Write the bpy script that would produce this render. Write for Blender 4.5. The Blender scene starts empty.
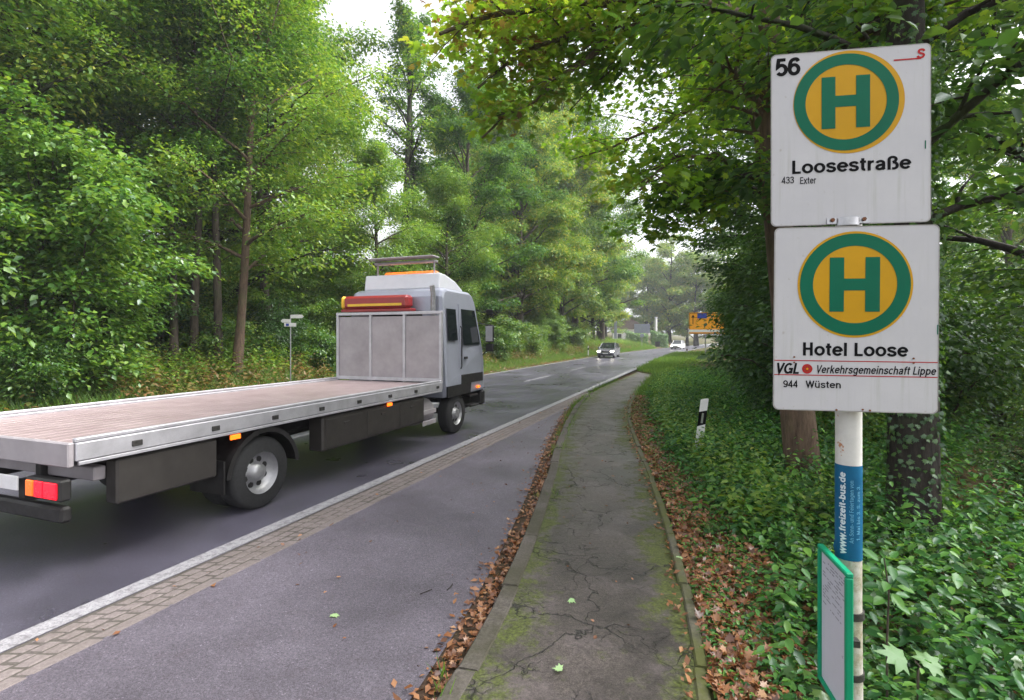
import bpy, math, random
import numpy as np
R = math.radians
SC = bpy.context.scene
COL = SC.collection
rng = np.random.default_rng(7)
random.seed(7)
F = 520.0            # focal length in pixels of the 1024 wide picture
EYE = 2.0            # camera height above the road
HZ = 338.0           # horizon row

def P(px, py, Y):            # survey point: picture ray at distance Y
    return ((px-512)/F*Y, Y, EYE-(py-HZ)/F*Y)
def bend(Y): 
    Y = np.asarray(Y, float)
    return np.where(Y > 38, np.minimum(.0009*(np.minimum(Y,110)-38)**2 + np.maximum(Y-110,0)*.13, 400), 0)
def road(c, Y):              # x of a line that runs at offset c from the camera's path, parallel to the road
    return c + .371*np.asarray(Y, float) + bend(Y)
FW = np.array([.348,.9375,0]); LF = np.array([-.9375,.348,0])
def ss(a, b, x):
    t = np.clip((np.asarray(x,float)-a)/(b-a), 0, 1); return t*t*(3-2*t)

# ------------------------------------------------------------------ objects
def link(o, parent=None):
    COL.objects.link(o)
    if parent is not None: o.parent = parent
    return o
def tag(o, label=None, cat=None, group=None, kind=None):
    if label: o['label'] = label
    if cat: o['category'] = cat
    if group: o['group'] = group
    if kind: o['kind'] = kind
    return o
def empty(name, loc=(0,0,0), rz=0, label=None, cat=None, group=None):
    o = bpy.data.objects.new(name, None); link(o); o.location = loc; o.rotation_euler = (0,0,rz)
    o.empty_display_size = .1
    return tag(o, label, cat, group)
def copy_tree(root):
    c = root.copy(); COL.objects.link(c)
    for ch in root.children:
        d = ch.copy(); COL.objects.link(d); d.parent = c
        for g in ch.children:
            e = g.copy(); COL.objects.link(e); e.parent = d
    return c

class MB:
    """collects shapes and links them as one mesh object"""
    def __init__(s): s.V=[]; s.L=[]; s.T=[]; s.M=[]; s.n=0; s.sm=[]
    def add(s, V, faces, mi=0, smooth=False):
        V = np.asarray(V, float).reshape(-1,3)
        for f in faces:
            s.L.append(np.asarray(f)+s.n); s.T.append(len(f)); s.M.append(mi); s.sm.append(smooth)
        s.V.append(V); s.n += len(V); return s
    def box(s, c, d, mi=0, bev=0, rz=0, taper=None):
        x,y,z = [k/2 for k in d]; b = min(bev, x*.9, y*.9, z*.9)
        if b <= 0:
            V=[(i*x,j*y,k*z) for k in(-1,1) for j in(-1,1) for i in(-1,1)]
            Fc=[(0,2,3,1),(4,5,7,6),(0,1,5,4),(2,6,7,3),(0,4,6,2),(1,3,7,5)]
        else:
            V=[]; idx={}
            for k in(-1,1):
                for j in(-1,1):
                    for i in(-1,1):
                        for a in range(3):
                            p=[i*(x-b),j*(y-b),k*(z-b)]; p[a]+= (i,j,k)[a]*b
                            idx[(i,j,k,a)]=len(V); V.append(tuple(p))
            Fc=[]
            for a in range(3):
                for sg in(-1,1):
                    o1,o2=[q for q in range(3) if q!=a]
                    loop=[]
                    for (u,v) in((-1,-1),(1,-1),(1,1),(-1,1)):
                        t=[0,0,0]; t[a]=sg; t[o1]=u; t[o2]=v; loop.append(idx[(t[0],t[1],t[2],a)])
                    if (sg<0)!=(a==1): loop=loop[::-1]
                    Fc.append(loop)
            for a in range(3):      # edges along axis a
                o1,o2=[q for q in range(3) if q!=a]
                for u in(-1,1):
                    for v in(-1,1):
                        t0=[0,0,0]; t0[a]=-1; t0[o1]=u; t0[o2]=v; t1=list(t0); t1[a]=1
                        Fc.append([idx[(*t0,o1)],idx[(*t1,o1)],idx[(*t1,o2)],idx[(*t0,o2)]])
            for k in(-1,1):
                for j in(-1,1):
                    for i in(-1,1): Fc.append([idx[(i,j,k,0)],idx[(i,j,k,1)],idx[(i,j,k,2)]])
        V=np.array(V)
        if taper is not None: # (sx,sy) scale of the top
            t=(V[:,2]/z+1)/2; V[:,0]*=1+(taper[0]-1)*t; V[:,1]*=1+(taper[1]-1)*t
        if rz:
            cs,sn=math.cos(rz),math.sin(rz); V=np.c_[V[:,0]*cs-V[:,1]*sn, V[:,0]*sn+V[:,1]*cs, V[:,2]]
        return s.add(V+np.array(c), Fc, mi)
    def tube(s, pts, rad, sides=8, mi=0, caps=True, smooth=True):
        pts=np.asarray(pts,float); n=len(pts); rad=np.broadcast_to(np.asarray(rad,float),(n,))
        t=np.gradient(pts,axis=0); t/=np.linalg.norm(t,axis=1)[:,None]+1e-9
        ref=np.array([0,0,1.]) if abs(t[0][2])<.9 else np.array([1.,0,0])
        u=np.cross(t,ref); u/=np.linalg.norm(u,axis=1)[:,None]+1e-9; v=np.cross(t,u)
        a=np.arange(sides)*2*math.pi/sides
        V=(pts[:,None,:]+rad[:,None,None]*(np.cos(a)[None,:,None]*u[:,None,:]+np.sin(a)[None,:,None]*v[:,None,:])).reshape(-1,3)
        fs=[(i*sides+j, i*sides+(j+1)%sides, (i+1)*sides+(j+1)%sides, (i+1)*sides+j) for i in range(n-1) for j in range(sides)]
        s.add(V,fs,mi,smooth)
        if caps:
            s.add(V[:sides],[tuple(range(sides))[::-1]],mi); s.add(V[-sides:],[tuple(range(sides))],mi)
        return s
    def prism(s, poly, y0, y1, mi=0, ax='y'):   # polygon in x,z pulled along y (or y,z along x)
        n=len(poly)
        f=(lambda p,q:(p[0],q,p[1])) if ax=='y' else ((lambda p,q:(q,p[0],p[1])) if ax=='x' else (lambda p,q:(p[0],p[1],q)))
        V=[f(p,y0) for p in poly]+[f(p,y1) for p in poly]
        return s.add(V,[tuple(range(n)),tuple(range(2*n-1,n-1,-1))]+[(i,n+i,n+(i+1)%n,(i+1)%n) for i in range(n)],mi)
    def disc(s, c, r, axis, h, sides=24, mi=0, r2=None):
        c=np.array(c,float); a=np.array(axis,float); 
        return s.tube([c-a*h/2,c+a*h/2],[r,r if r2 is None else r2],sides,mi)
    def raw(s, V, L, T, mi=0):      # big arrays
        s.V.append(np.asarray(V,float)); s.L.append(np.asarray(L)+s.n); s.T.extend(list(T)) if not isinstance(T,np.ndarray) else s.T.extend(T.tolist())
        s.M.extend([mi]*len(T)); s.sm.extend([False]*len(T)); s.n+=len(V); return s
    def build(s, name, mats, parent=None, bevel=0, solid=None):
        me=bpy.data.meshes.new(name)
        V=np.concatenate(s.V).astype(np.float32); L=np.concatenate([np.atleast_1d(x) for x in s.L]).astype(np.int32); T=np.array(s.T,np.int32)
        me.vertices.add(len(V)); me.vertices.foreach_set('co',V.ravel())
        me.loops.add(len(L)); me.loops.foreach_set('vertex_index',L)
        me.polygons.add(len(T)); me.polygons.foreach_set('loop_start',np.concatenate([[0],np.cumsum(T)[:-1]]).astype(np.int32))
        me.polygons.foreach_set('loop_total',T)
        me.polygons.foreach_set('material_index',np.array(s.M,np.int32)); me.polygons.foreach_set('use_smooth',np.array(s.sm,bool))
        me.update(calc_edges=True); me.validate()
        for m in (mats if isinstance(mats,(list,tuple)) else [mats]): me.materials.append(m)
        o=bpy.data.objects.new(name,me); link(o,parent)
        if bevel:
            b=o.modifiers.new('b','BEVEL'); b.width=bevel; b.segments=2; b.limit_method='ANGLE'; b.angle_limit=R(40)
        return o

# ------------------------------------------------------------------ materials
def mat(name):
    m=bpy.data.materials.new(name); m.use_nodes=True; nt=m.node_tree; nt.nodes.clear()
    return m,nt
def N(nt, t, **kw):
    n=nt.nodes.new(t)
    for k,v in kw.items():
        if k in n.inputs.keys() if hasattr(n.inputs,'keys') else False: n.inputs[k].default_value=v
        else: setattr(n,k,v)
    return n
def ramp(nt, fac, stops, interp='LINEAR'):
    r=nt.nodes.new('ShaderNodeValToRGB'); r.color_ramp.interpolation=interp
    e=r.color_ramp.elements
    while len(e)<len(stops): e.new(.5)
    for i,(p,c) in enumerate(stops):
        e[i].position=p; e[i].color=(c,c,c,1) if isinstance(c,(int,float)) else (*c,1)
    nt.links.new(fac, r.inputs[0]); return r.outputs[0]
def noise(nt, scale, detail=4, rough=.6, vec=None, dist=0):
    n=nt.nodes.new('ShaderNodeTexNoise'); n.inputs['Scale'].default_value=scale; n.inputs['Detail'].default_value=detail
    n.inputs['Roughness'].default_value=rough; n.inputs['Distortion'].default_value=dist
    if vec is None: vec=nt.nodes.new('ShaderNodeTexCoord').outputs['Object']
    nt.links.new(vec,n.inputs['Vector']); return n.outputs['Fac']
def mixc(nt, fac, a, b, mode='MIX'):
    m=nt.nodes.new('ShaderNodeMix'); m.data_type='RGBA'; m.blend_type=mode
    for s,v in((0,fac),(6,a),(7,b)):
        if isinstance(v,bpy.types.NodeSocket): nt.links.new(v,m.inputs[s])
        elif isinstance(v,(int,float)): m.inputs[s].default_value=v if s==0 else (v,v,v,1)
        else: m.inputs[s].default_value=(*v,1)
    return m.outputs[2]
def mth(nt, op, a, b=0.0, clamp=False):
    m=nt.nodes.new('ShaderNodeMath'); m.operation=op; m.use_clamp=clamp
    for s,v in((0,a),(1,b)):
        if isinstance(v,bpy.types.NodeSocket): nt.links.new(v,m.inputs[s])
        else: m.inputs[s].default_value=v
    return m.outputs[0]
def attr(nt, name):
    a=nt.nodes.new('ShaderNodeAttribute'); a.attribute_name=name; return a.outputs['Fac']
def principled(nt, col, rough=.5, metal=0, spec=.5, bump=None, bstr=.3, bdist=.01, emis=None, estr=0, coat=0):
    p=nt.nodes.new('ShaderNodeBsdfPrincipled'); p.inputs['Coat Roughness'].default_value=.25; o=nt.nodes.new('ShaderNodeOutputMaterial')
    for k,v in(('Base Color',col),('Roughness',rough),('Metallic',metal),('Specular IOR Level',spec),('Coat Weight',coat)):
        if isinstance(v,bpy.types.NodeSocket): nt.links.new(v,p.inputs[k])
        elif k=='Base Color': p.inputs[k].default_value=(*v,1)
        else: p.inputs[k].default_value=v
    if emis: p.inputs['Emission Color'].default_value=(*emis,1); p.inputs['Emission Strength'].default_value=estr
    if bump is not None:
        b=nt.nodes.new('ShaderNodeBump'); b.inputs['Strength'].default_value=bstr; b.inputs['Distance'].default_value=bdist
        nt.links.new(bump,b.inputs['Height']); nt.links.new(b.outputs[0],p.inputs['Normal'])
    nt.links.new(p.outputs[0],o.inputs[0]); return p
def plain(name, col, rough=.5, metal=0, spec=.5, var=.12, vs=6, bump=0, emis=None, estr=0, coat=0):
    m,nt=mat(name); n=noise(nt,vs,5,.65)
    lo=tuple(c*(1-var) for c in col); hi=tuple(min(1,c*(1+var)) for c in col)
    c=ramp(nt,n,[(.3,lo),(.7,hi)])
    rr=ramp(nt,noise(nt,vs*1.7,3),[(.3,max(0,rough-.08)),(.7,min(1,rough+.08))])
    principled(nt,c,rr,metal,spec,noise(nt,vs*12,4) if bump else None,bump,.004,emis,estr,coat); return m

def leafmat(name, stops, trans=.4, gloss=.07, grough=.35, tint=.25, warm=None, nscale=.7):
    """leaf colour from its own random value, with slow variation over the plant and from plant to plant"""
    m,nt=mat(name); lv=attr(nt,'lv')
    oi=nt.nodes.new('ShaderNodeObjectInfo')
    n=noise(nt,nscale,3,.6)
    f=mth(nt,'ADD',mth(nt,'MULTIPLY',lv,.62),mth(nt,'MULTIPLY',n,.42))
    f=mth(nt,'ADD',f,mth(nt,'MULTIPLY',mth(nt,'SUBTRACT',oi.outputs['Random'],.5),tint),True)
    c=ramp(nt,f,stops)
    d=nt.nodes.new('ShaderNodeBsdfDiffuse'); t=nt.nodes.new('ShaderNodeBsdfTranslucent'); g=nt.nodes.new('ShaderNodeBsdfGlossy')
    g.inputs['Roughness'].default_value=grough; g.inputs['Color'].default_value=(.9,.95,1,1)
    nt.links.new(c,d.inputs[0])
    tc=mixc(nt,1.0,c,(1.35,1.25,.6),'MULTIPLY'); nt.links.new(tc,t.inputs[0])
    m1=nt.nodes.new('ShaderNodeMixShader'); m1.inputs[0].default_value=trans
    nt.links.new(d.outputs[0],m1.inputs[1]); nt.links.new(t.outputs[0],m1.inputs[2])
    m2=nt.nodes.new('ShaderNodeMixShader'); m2.inputs[0].default_value=gloss
    nt.links.new(m1.outputs[0],m2.inputs[1]); nt.links.new(g.outputs[0],m2.inputs[2])
    o=nt.nodes.new('ShaderNodeOutputMaterial'); nt.links.new(m2.outputs[0],o.inputs[0]); return m

M={}
GREEN=[(.0,(.022,.08,.016)),(.35,(.06,.16,.024)),(.6,(.12,.24,.03)),(.82,(.20,.31,.035)),(1,(.36,.34,.05))]
FRESH=[(.0,(.028,.10,.018)),(.3,(.08,.20,.028)),(.6,(.16,.30,.038)),(.85,(.26,.37,.05)),(1,(.42,.40,.06))]
DARK=[(.0,(.02,.065,.02)),(.4,(.045,.12,.025)),(.7,(.09,.19,.035)),(1,(.18,.28,.05))]
M['leaf_green']=leafmat('leaf_green',GREEN,.45,.05,.4)
M['leaf_fresh']=leafmat('leaf_fresh',FRESH,.48,.05,.4)
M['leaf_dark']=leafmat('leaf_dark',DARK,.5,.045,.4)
M['leaf_far']=leafmat('leaf_far',[(.0,(.03,.10,.02)),(.35,(.075,.19,.03)),(.6,(.14,.27,.04)),(.82,(.25,.35,.05)),(1,(.40,.38,.07))],.45,.02,.5,tint=.4,nscale=.25)
M['leaf_maple']=leafmat('leaf_maple',[(.0,(.06,.16,.025)),(.3,(.13,.28,.03)),(.52,(.22,.38,.04)),(.68,(.28,.34,.05)),(.80,(.19,.085,.045)),(1,(.22,.085,.06))],.66,.03,.4,0,nscale=1.1)
M['leaf_seedling']=leafmat('leaf_seedling',[(0,(.06,.17,.035)),(1,(.13,.26,.05))],.3,.04,.5,0,nscale=6)
M['leaf_herb']=leafmat('leaf_herb',[(.0,(.012,.05,.016)),(.35,(.032,.12,.026)),(.62,(.08,.23,.045)),(.86,(.18,.36,.06)),(1,(.28,.38,.06))],.42,.03,.42,0,nscale=.75)
M['leaf_litter']=leafmat('leaf_litter',[(.0,(.05,.028,.018)),(.3,(.13,.055,.028)),(.55,(.27,.105,.04)),(.78,(.38,.18,.08)),(.92,(.55,.36,.22)),(1,(.4,.34,.06))],.15,.06,.35,0,nscale=5)
M['grass']=leafmat('grass',[(.0,(.05,.12,.02)),(.4,(.10,.22,.03)),(.7,(.18,.32,.04)),(1,(.38,.36,.12))],.4,.05,.4,0,nscale=.8)
M['dry_grass']=leafmat('dry_grass',[(.0,(.05,.08,.02)),(.35,(.12,.14,.03)),(.6,(.22,.16,.06)),(1,(.36,.2,.1))],.35,.04,.4,0,nscale=.7)

def bark(name, c0, c1, moss=.3):
    m,nt=mat(name); tc=nt.nodes.new('ShaderNodeTexCoord'); mp=nt.nodes.new('ShaderNodeMapping'); mp.inputs['Scale'].default_value=(6,6,1.2)
    nt.links.new(tc.outputs['Object'],mp.inputs[0]); n=noise(nt,3,6,.7,mp.outputs[0]); n2=noise(nt,1.3,3)
    c=ramp(nt,n,[(.3,c0),(.7,c1)]); c=mixc(nt,ramp(nt,n2,[(.5,0.0),(.68,moss)]),c,(.05,.09,.025))
    principled(nt,c,.85,0,.2,n,.7,.03); return m
M['bark']=bark('bark',(.035,.028,.022),(.12,.095,.075))
M['bark_tan']=bark('bark_tan',(.12,.075,.05),(.30,.20,.135),.35)
M['bark_mid']=bark('bark_mid',(.06,.04,.03),(.17,.115,.08),.4)
M['bark_dark']=bark('bark_dark',(.015,.013,.012),(.05,.04,.034),.5)

def asphalt(name, lo, hi, grain=220, rlo=.35, rhi=.6, big=.35, stains=True, spec=.45):
    m,nt=mat(name); g=noise(nt,grain,2,.7); b=noise(nt,.55,4,.6); s=noise(nt,6,5,.7)
    c=ramp(nt,g,[(.32,lo),(.62,hi)])
    v=nt.nodes.new('ShaderNodeTexVoronoi'); v.inputs['Scale'].default_value=150; v.inputs['Randomness'].default_value=1
    nt.links.new(nt.nodes.new('ShaderNodeTexCoord').outputs['Object'],v.inputs['Vector'])
    c=mixc(nt,ramp(nt,v.outputs['Color'],[(.88,0.0),(.93,.55)]),c,(hi[0]*2.3,hi[1]*2.3,hi[2]*2.3))
    c=mixc(nt,1.0,c,ramp(nt,b,[(.36,1-big),(.64,1+big*.5)]),'MULTIPLY'); c=mixc(nt,1.0,c,ramp(nt,noise(nt,55,4,.8),[(.35,.72),(.65,1.25)]),'MULTIPLY')
    if stains: c=mixc(nt,ramp(nt,s,[(.55,0.0),(.75,.35)]),c,(lo[0]*1.2,lo[1]*.95,lo[2]*.85))
    r=ramp(nt,b,[(.3,rlo),(.7,rhi)])
    principled(nt,c,r,0,spec,mth(nt,'ADD',g,noise(nt,60,3,.7)),.7,.006); return m
M['road']=asphalt('road_asphalt',(.050,.046,.064),(.128,.120,.160),170,.24,.42)
M['bay']=asphalt('bay_asphalt',(.062,.054,.068),(.185,.163,.198),150,.45,.7,.36)

def white_line():
    m,nt=mat('line_paint'); g=noise(nt,90,4,.75); w=noise(nt,14,5,.8)
    c=ramp(nt,g,[(.25,(.17,.165,.18)),(.6,(.42,.41,.43))]); c=mixc(nt,ramp(nt,w,[(.46,0.0),(.62,.75)]),c,(.14,.13,.14))
    principled(nt,c,.6,0,.3,g,.5,.004); return m
M['line']=white_line()

def path_mat():
    m,nt=mat('path_asphalt'); e=attr(nt,'edge'); g=noise(nt,130,3,.75); b=noise(nt,.9,5,.65); md=noise(nt,7,6,.75)
    c=ramp(nt,g,[(.3,(.024,.019,.017)),(.66,(.118,.098,.090))])
    c=mixc(nt,1.0,c,ramp(nt,b,[(.35,.5),(.65,1.3)]),'MULTIPLY')
    c=mixc(nt,ramp(nt,noise(nt,2.2,4),[(.5,0.0),(.62,.35)]),c,(.16,.13,.135))
    # cracks
    tc=nt.nodes.new('ShaderNodeTexCoord'); wn=nt.nodes.new('ShaderNodeTexNoise'); wn.inputs['Scale'].default_value=3.5; wn.inputs['Detail'].default_value=9
    nt.links.new(tc.outputs['Object'],wn.inputs['Vector'])
    vm=nt.nodes.new('ShaderNodeVectorMath'); vm.operation='MULTIPLY_ADD'; vm.inputs[1].default_value=(.55,.55,0)
    nt.links.new(wn.outputs['Color'],vm.inputs[0]); nt.links.new(tc.outputs['Object'],vm.inputs[2])
    v=nt.nodes.new('ShaderNodeTexVoronoi'); v.feature='DISTANCE_TO_EDGE'; v.inputs['Scale'].default_value=1.0; nt.links.new(vm.outputs[0],v.inputs['Vector'])
    crack=mth(nt,'MULTIPLY',ramp(nt,v.outputs['Distance'],[(.0,.95),(.008,0.0)]),ramp(nt,noise(nt,.8,2),[(.42,0.0),(.50,1.0)]))
    v2=nt.nodes.new('ShaderNodeTexVoronoi'); v2.feature='DISTANCE_TO_EDGE'; v2.inputs['Scale'].default_value=5; nt.links.new(vm.outputs[0],v2.inputs['Vector'])
    crack2=mth(nt,'MULTIPLY',ramp(nt,v2.outputs['Distance'],[(.0,.9),(.022,0.0)]),ramp(nt,noise(nt,1.3,2),[(.50,0.0),(.56,1.0)]))
    ck=mth(nt,'MAXIMUM',crack,crack2)
    # moss grows from the kerbs inwards and in the cracks
    far=mth(nt,'ADD',mth(nt,'MULTIPLY',mth(nt,'SUBTRACT',1.0,e),.30),mth(nt,'MULTIPLY',b,.55)); far=mth(nt,'ADD',far,mth(nt,'MULTIPLY',mth(nt,'SUBTRACT',md,.5),.7))
    moss=ramp(nt,far,[(.43,0.0),(.55,.85)])
    mc=ramp(nt,noise(nt,60,3),[(.3,(.032,.040,.010)),(.7,(.12,.15,.022))])
    c=mixc(nt,moss,c,mc); c=mixc(nt,ck,c,(.012,.012,.010))
    cg=noise(nt,38,5,.8); c=mixc(nt,1.0,c,ramp(nt,cg,[(.35,.6),(.65,1.35)]),'MULTIPLY')
    h=mth(nt,'ADD',mth(nt,'MULTIPLY',cg,.55),mth(nt,'MULTIPLY',g,.25)); h=mth(nt,'ADD',h,mth(nt,'MULTIPLY',b,.6)); h=mth(nt,'SUBTRACT',h,mth(nt,'MULTIPLY',ck,1.5)); h=mth(nt,'ADD',h,mth(nt,'MULTIPLY',moss,.35))
    r=mixc(nt,moss,ramp(nt,b,[(.3,.38),(.7,.62)]),.9)
    principled(nt,c,r,0,.45,h,.8,.012); return m
M['path']=path_mat()
def stone(name, lo, hi, moss, mossc=(.06,.08,.02), ns=1.5):
    m,nt=mat(name); g=noise(nt,45,5,.75); b=noise(nt,ns,5,.7)
    c=ramp(nt,g,[(.3,lo),(.7,hi)]); c=mixc(nt,ramp(nt,b,[(.42,0.0),(.6,moss)]),c,mossc)
    principled(nt,c,.85,0,.3,g,.5,.006); return m
M['kerb']=stone('kerb_stone',(.055,.048,.042),(.165,.145,.128),.7,(.05,.048,.026))
M['kerb_mossy']=stone('edging_stone',(.07,.065,.05),(.15,.14,.10),.85,(.085,.095,.022),2.5)
M['sett']=stone('paving_stone',(.15,.125,.12),(.27,.23,.222),.3,(.12,.10,.08),3)
M['joint']=stone('joint_grit',(.07,.06,.055),(.15,.13,.12),.4,(.05,.05,.03),6)
M['soil']=stone('soil',(.035,.022,.014),(.09,.055,.035),.3,(.04,.05,.02))

def ground_mat():
    m,nt=mat('ground_cover'); b=noise(nt,.5,6,.7); g=noise(nt,9,6,.75)
    c=ramp(nt,g,[(.3,(.03,.022,.014)),(.52,(.09,.05,.03)),(.7,(.17,.09,.05))])
    c=mixc(nt,ramp(nt,b,[(.42,0.0),(.56,.8)]),c,ramp(nt,g,[(.3,(.03,.06,.015)),(.7,(.09,.14,.03))]))
    principled(nt,c,.95,0,.15,g,.8,.05); return m
M['ground']=ground_mat()

M['sign_white']=None
def sign_white():
    m,nt=mat('enamel_white'); b=noise(nt,3.5,5,.7); s=noise(nt,60,3,.6); st=noise(nt,18,5,.8)
    c=ramp(nt,b,[(.3,(.40,.395,.42)),(.7,(.46,.455,.475))])
    tcs=nt.nodes.new('ShaderNodeTexCoord'); mps=nt.nodes.new('ShaderNodeMapping'); mps.inputs['Scale'].default_value=(70,70,3); nt.links.new(tcs.outputs['Object'],mps.inputs[0])
    c=mixc(nt,mth(nt,'MULTIPLY',ramp(nt,noise(nt,1,4,.7,mps.outputs[0]),[(.5,0.0),(.75,.5)]),ramp(nt,b,[(.4,0.0),(.6,1.0)])),c,(.27,.27,.22))
    c=mixc(nt,ramp(nt,s,[(.66,0.0),(.74,.5)]),c,(.27,.24,.2)); c=mixc(nt,ramp(nt,st,[(.62,0.0),(.8,.25)]),c,(.42,.42,.36))
    principled(nt,c,.42,0,.25); return m
M['sign_white']=sign_white()
M['sign_yellow']=plain('sign_yellow',(.44,.235,.006),.45,spec=.15,var=.07)
M['sign_green']=plain('sign_green',(.002,.10,.056),.45,spec=.12,var=.1)
M['black']=plain('black_print',(.006,.006,.007),.55,spec=.05,var=.1)
M['red']=plain('red_print',(.32,.015,.018),.5,spec=.1,var=.1)
M['grey_edge']=plain('sign_rim',(.25,.24,.23),.5,var=.3,vs=30)
M['galv']=plain('galvanised_steel',(.42,.42,.44),.42,.85,var=.2,vs=25,bump=.1)
M['steel_dark']=plain('dark_clamp',(.05,.048,.045),.5,.5,var=.4,vs=40,bump=.2)
M['rust']=plain('rust',(.16,.06,.025),.9,var=.4,vs=60,bump=.4)
def pole_mat():
    m,nt=mat('pole_paint'); n=noise(nt,14,6,.75); n2=noise(nt,55,4,.8); tc=nt.nodes.new('ShaderNodeTexCoord'); sx=nt.nodes.new('ShaderNodeSeparateXYZ'); nt.links.new(tc.outputs['Object'],sx.inputs[0])
    z=sx.outputs['Z']; c=ramp(nt,n,[(.3,(.48,.47,.45)),(.7,(.57,.56,.54))])
    low=mth(nt,'MULTIPLY',ramp(nt,z,[(.0,1.0),(1.0,1.0)]),1.0)
    # algae and dirt cover the lower pole, below the sticker
    msk=nt.nodes.new('ShaderNodeMapRange'); msk.inputs['From Min'].default_value=1.42; msk.inputs['From Max'].default_value=1.30; nt.links.new(z,msk.inputs['Value'])
    dirt=mth(nt,'MULTIPLY',msk.outputs[0],ramp(nt,n,[(.36,.25),(.56,.95)]))
    dc=ramp(nt,n2,[(.3,(.16,.14,.07)),(.55,(.30,.28,.20)),(.8,(.45,.43,.36))])
    c=mixc(nt,dirt,c,dc)
    c=mixc(nt,ramp(nt,noise(nt,22,4,.7),[(.66,0.0),(.70,.9)]),c,(.35,.13,.04))
    principled(nt,c,.55,0,.4,n2,.3,.002); return m
M['pole']=pole_mat()
M['sticker']=plain('sticker_blue',(.006,.09,.19),.5,spec=.2,var=.15,vs=20)
M['sticker_txt']=plain('sticker_lettering',(.5,.58,.62),.5,var=.05)
M['sticker_txt2']=plain('sticker_small_lettering',(.10,.30,.45),.5,var=.05)
M['frame_green']=plain('frame_green',(.006,.24,.12),.45,spec=.25,var=.1)
M['paper']=plain('paper',(.58,.57,.66),.35,var=.03,coat=.25)
M['ink']=plain('ink',(.28,.28,.33),.6,var=.3,vs=60)
M['plastic_white']=plain('plastic_white',(.72,.71,.71),.5,var=.08,vs=12)
M['reflector']=plain('reflector',(.5,.5,.5),.15,.6,var=.1)

# truck and cars
M['deck']=None
def deck_mat():
    m,nt=mat('deck_planks'); n=noise(nt,2.5,5,.7); g=noise(nt,40,4,.7)
    c=ramp(nt,n,[(.3,(.32,.235,.24)),(.7,(.45,.355,.36))]); c=mixc(nt,ramp(nt,g,[(.5,0.0),(.75,.35)]),c,(.22,.17,.17))
    principled(nt,c,.42,.25,.5,g,.25,.004); return m
M['deck']=deck_mat()
M['alu']=plain('aluminium',(.50,.49,.52),.5,.6,var=.15,vs=5)
M['alu_dull']=plain('dull_aluminium',(.36,.33,.345),.6,.3,var=.16,vs=2.5)
M['cab']=plain('cab_paint',(.35,.365,.44),.38,.3,var=.07,vs=2,coat=.3)
M['roofwhite']=plain('roof_paint',(.66,.67,.72),.4,0,var=.04,coat=.5)
M['chassis']=plain('chassis_black',(.012,.011,.011),.6,.1,var=.3,vs=8)
M['locker']=plain('locker_grey',(.035,.031,.028),.5,.2,var=.2,vs=4)
M['rubber']=plain('rubber',(.018,.018,.019),.8,var=.25,vs=20)
M['rim']=plain('wheel_rim',(.32,.32,.33),.4,.6,var=.2)
M['redbox']=plain('red_enamel',(.28,.02,.02),.35,var=.1,coat=.3)
M['yellowstripe']=plain('yellow_stripe',(.72,.44,.03),.4,var=.1)
M['lamp_red']=plain('lamp_red',(.30,.004,.008),.25,var=.05,emis=(1,.006,.02),estr=.75)
M['lamp_reddim']=plain('lamp_red_lens',(.35,.012,.015),.2,var=.1)
M['lamp_orange']=plain('lamp_orange',(.6,.12,.01),.25,var=.05,emis=(1,.12,.006),estr=1.1)
M['lamp_white']=plain('headlight_lit',(.9,.9,.85),.2,var=.02,emis=(1,.93,.75),estr=6)
M['beacon']=plain('beacon_orange',(.75,.16,.02),.25,var=.08,emis=(1,.16,.02),estr=.25)
def glassm():
    m,nt=mat('window_glass'); principled(nt,(.012,.016,.018),.06,0,.8); return m
M['glass']=glassm()
M['carsilver']=plain('car_silver',(.24,.235,.29),.25,.5,var=.04,coat=.7)
M['carwhite']=plain('car_white',(.7,.69,.71),.25,0,var=.03,coat=.7)
M['board_grey']=plain('sign_back',(.30,.32,.40),.45,.5,var=.08,vs=2)
M['render_white']=plain('house_render',(.72,.71,.69),.8,var=.06,vs=1)
M['roof_tile']=plain('roof_tile',(.14,.10,.09),.8,var=.25,vs=3)
M['sign_blue']=plain('sign_blue',(.02,.05,.36),.4,var=.1)
M['city_yellow']=plain('board_yellow',(.85,.36,.01),.4,var=.07)

# ------------------------------------------------------------------ leaf clouds
T_SIMPLE=(np.array([(0,0,0),(-.29,.42,.07),(0,1,-.06),(.29,.42,.07)]),[(0,3,2),(0,2,1)])
T_OVAL=(np.array([(0,0,0),(-.24,.25,.06),(-.23,.62,.06),(0,1,-.08),(.23,.62,.06),(.24,.25,.06)]),[(0,5,4,3),(0,3,2,1)])
_o=[(0,0),(.14,.07),(.42,.0),(.34,.2),(.55,.42),(.3,.45),(.32,.68),(.12,.62),(0,1),(-.12,.62),(-.32,.68),(-.3,.45),(-.55,.42),(-.34,.2),(-.42,.0),(-.14,.07)]
_z=[0,.02,-.08,.0,-.1,.03,-.03,.04,-.1,.04,-.03,.03,-.1,0,-.08,.02]
T_MAPLE=(np.array([(0,.33,.04)]+[(a,b,z) for (a,b),z in zip(_o,_z)]),[(0,1+i,1+(i+1)%16) for i in range(16)])
T_BLADE=(np.array([(-.035,0,0),(.035,0,0),(.02,.6,0),(0,1,-.08),(-.02,.6,0)]),[(0,1,2,4),(4,2,3)])
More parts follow.
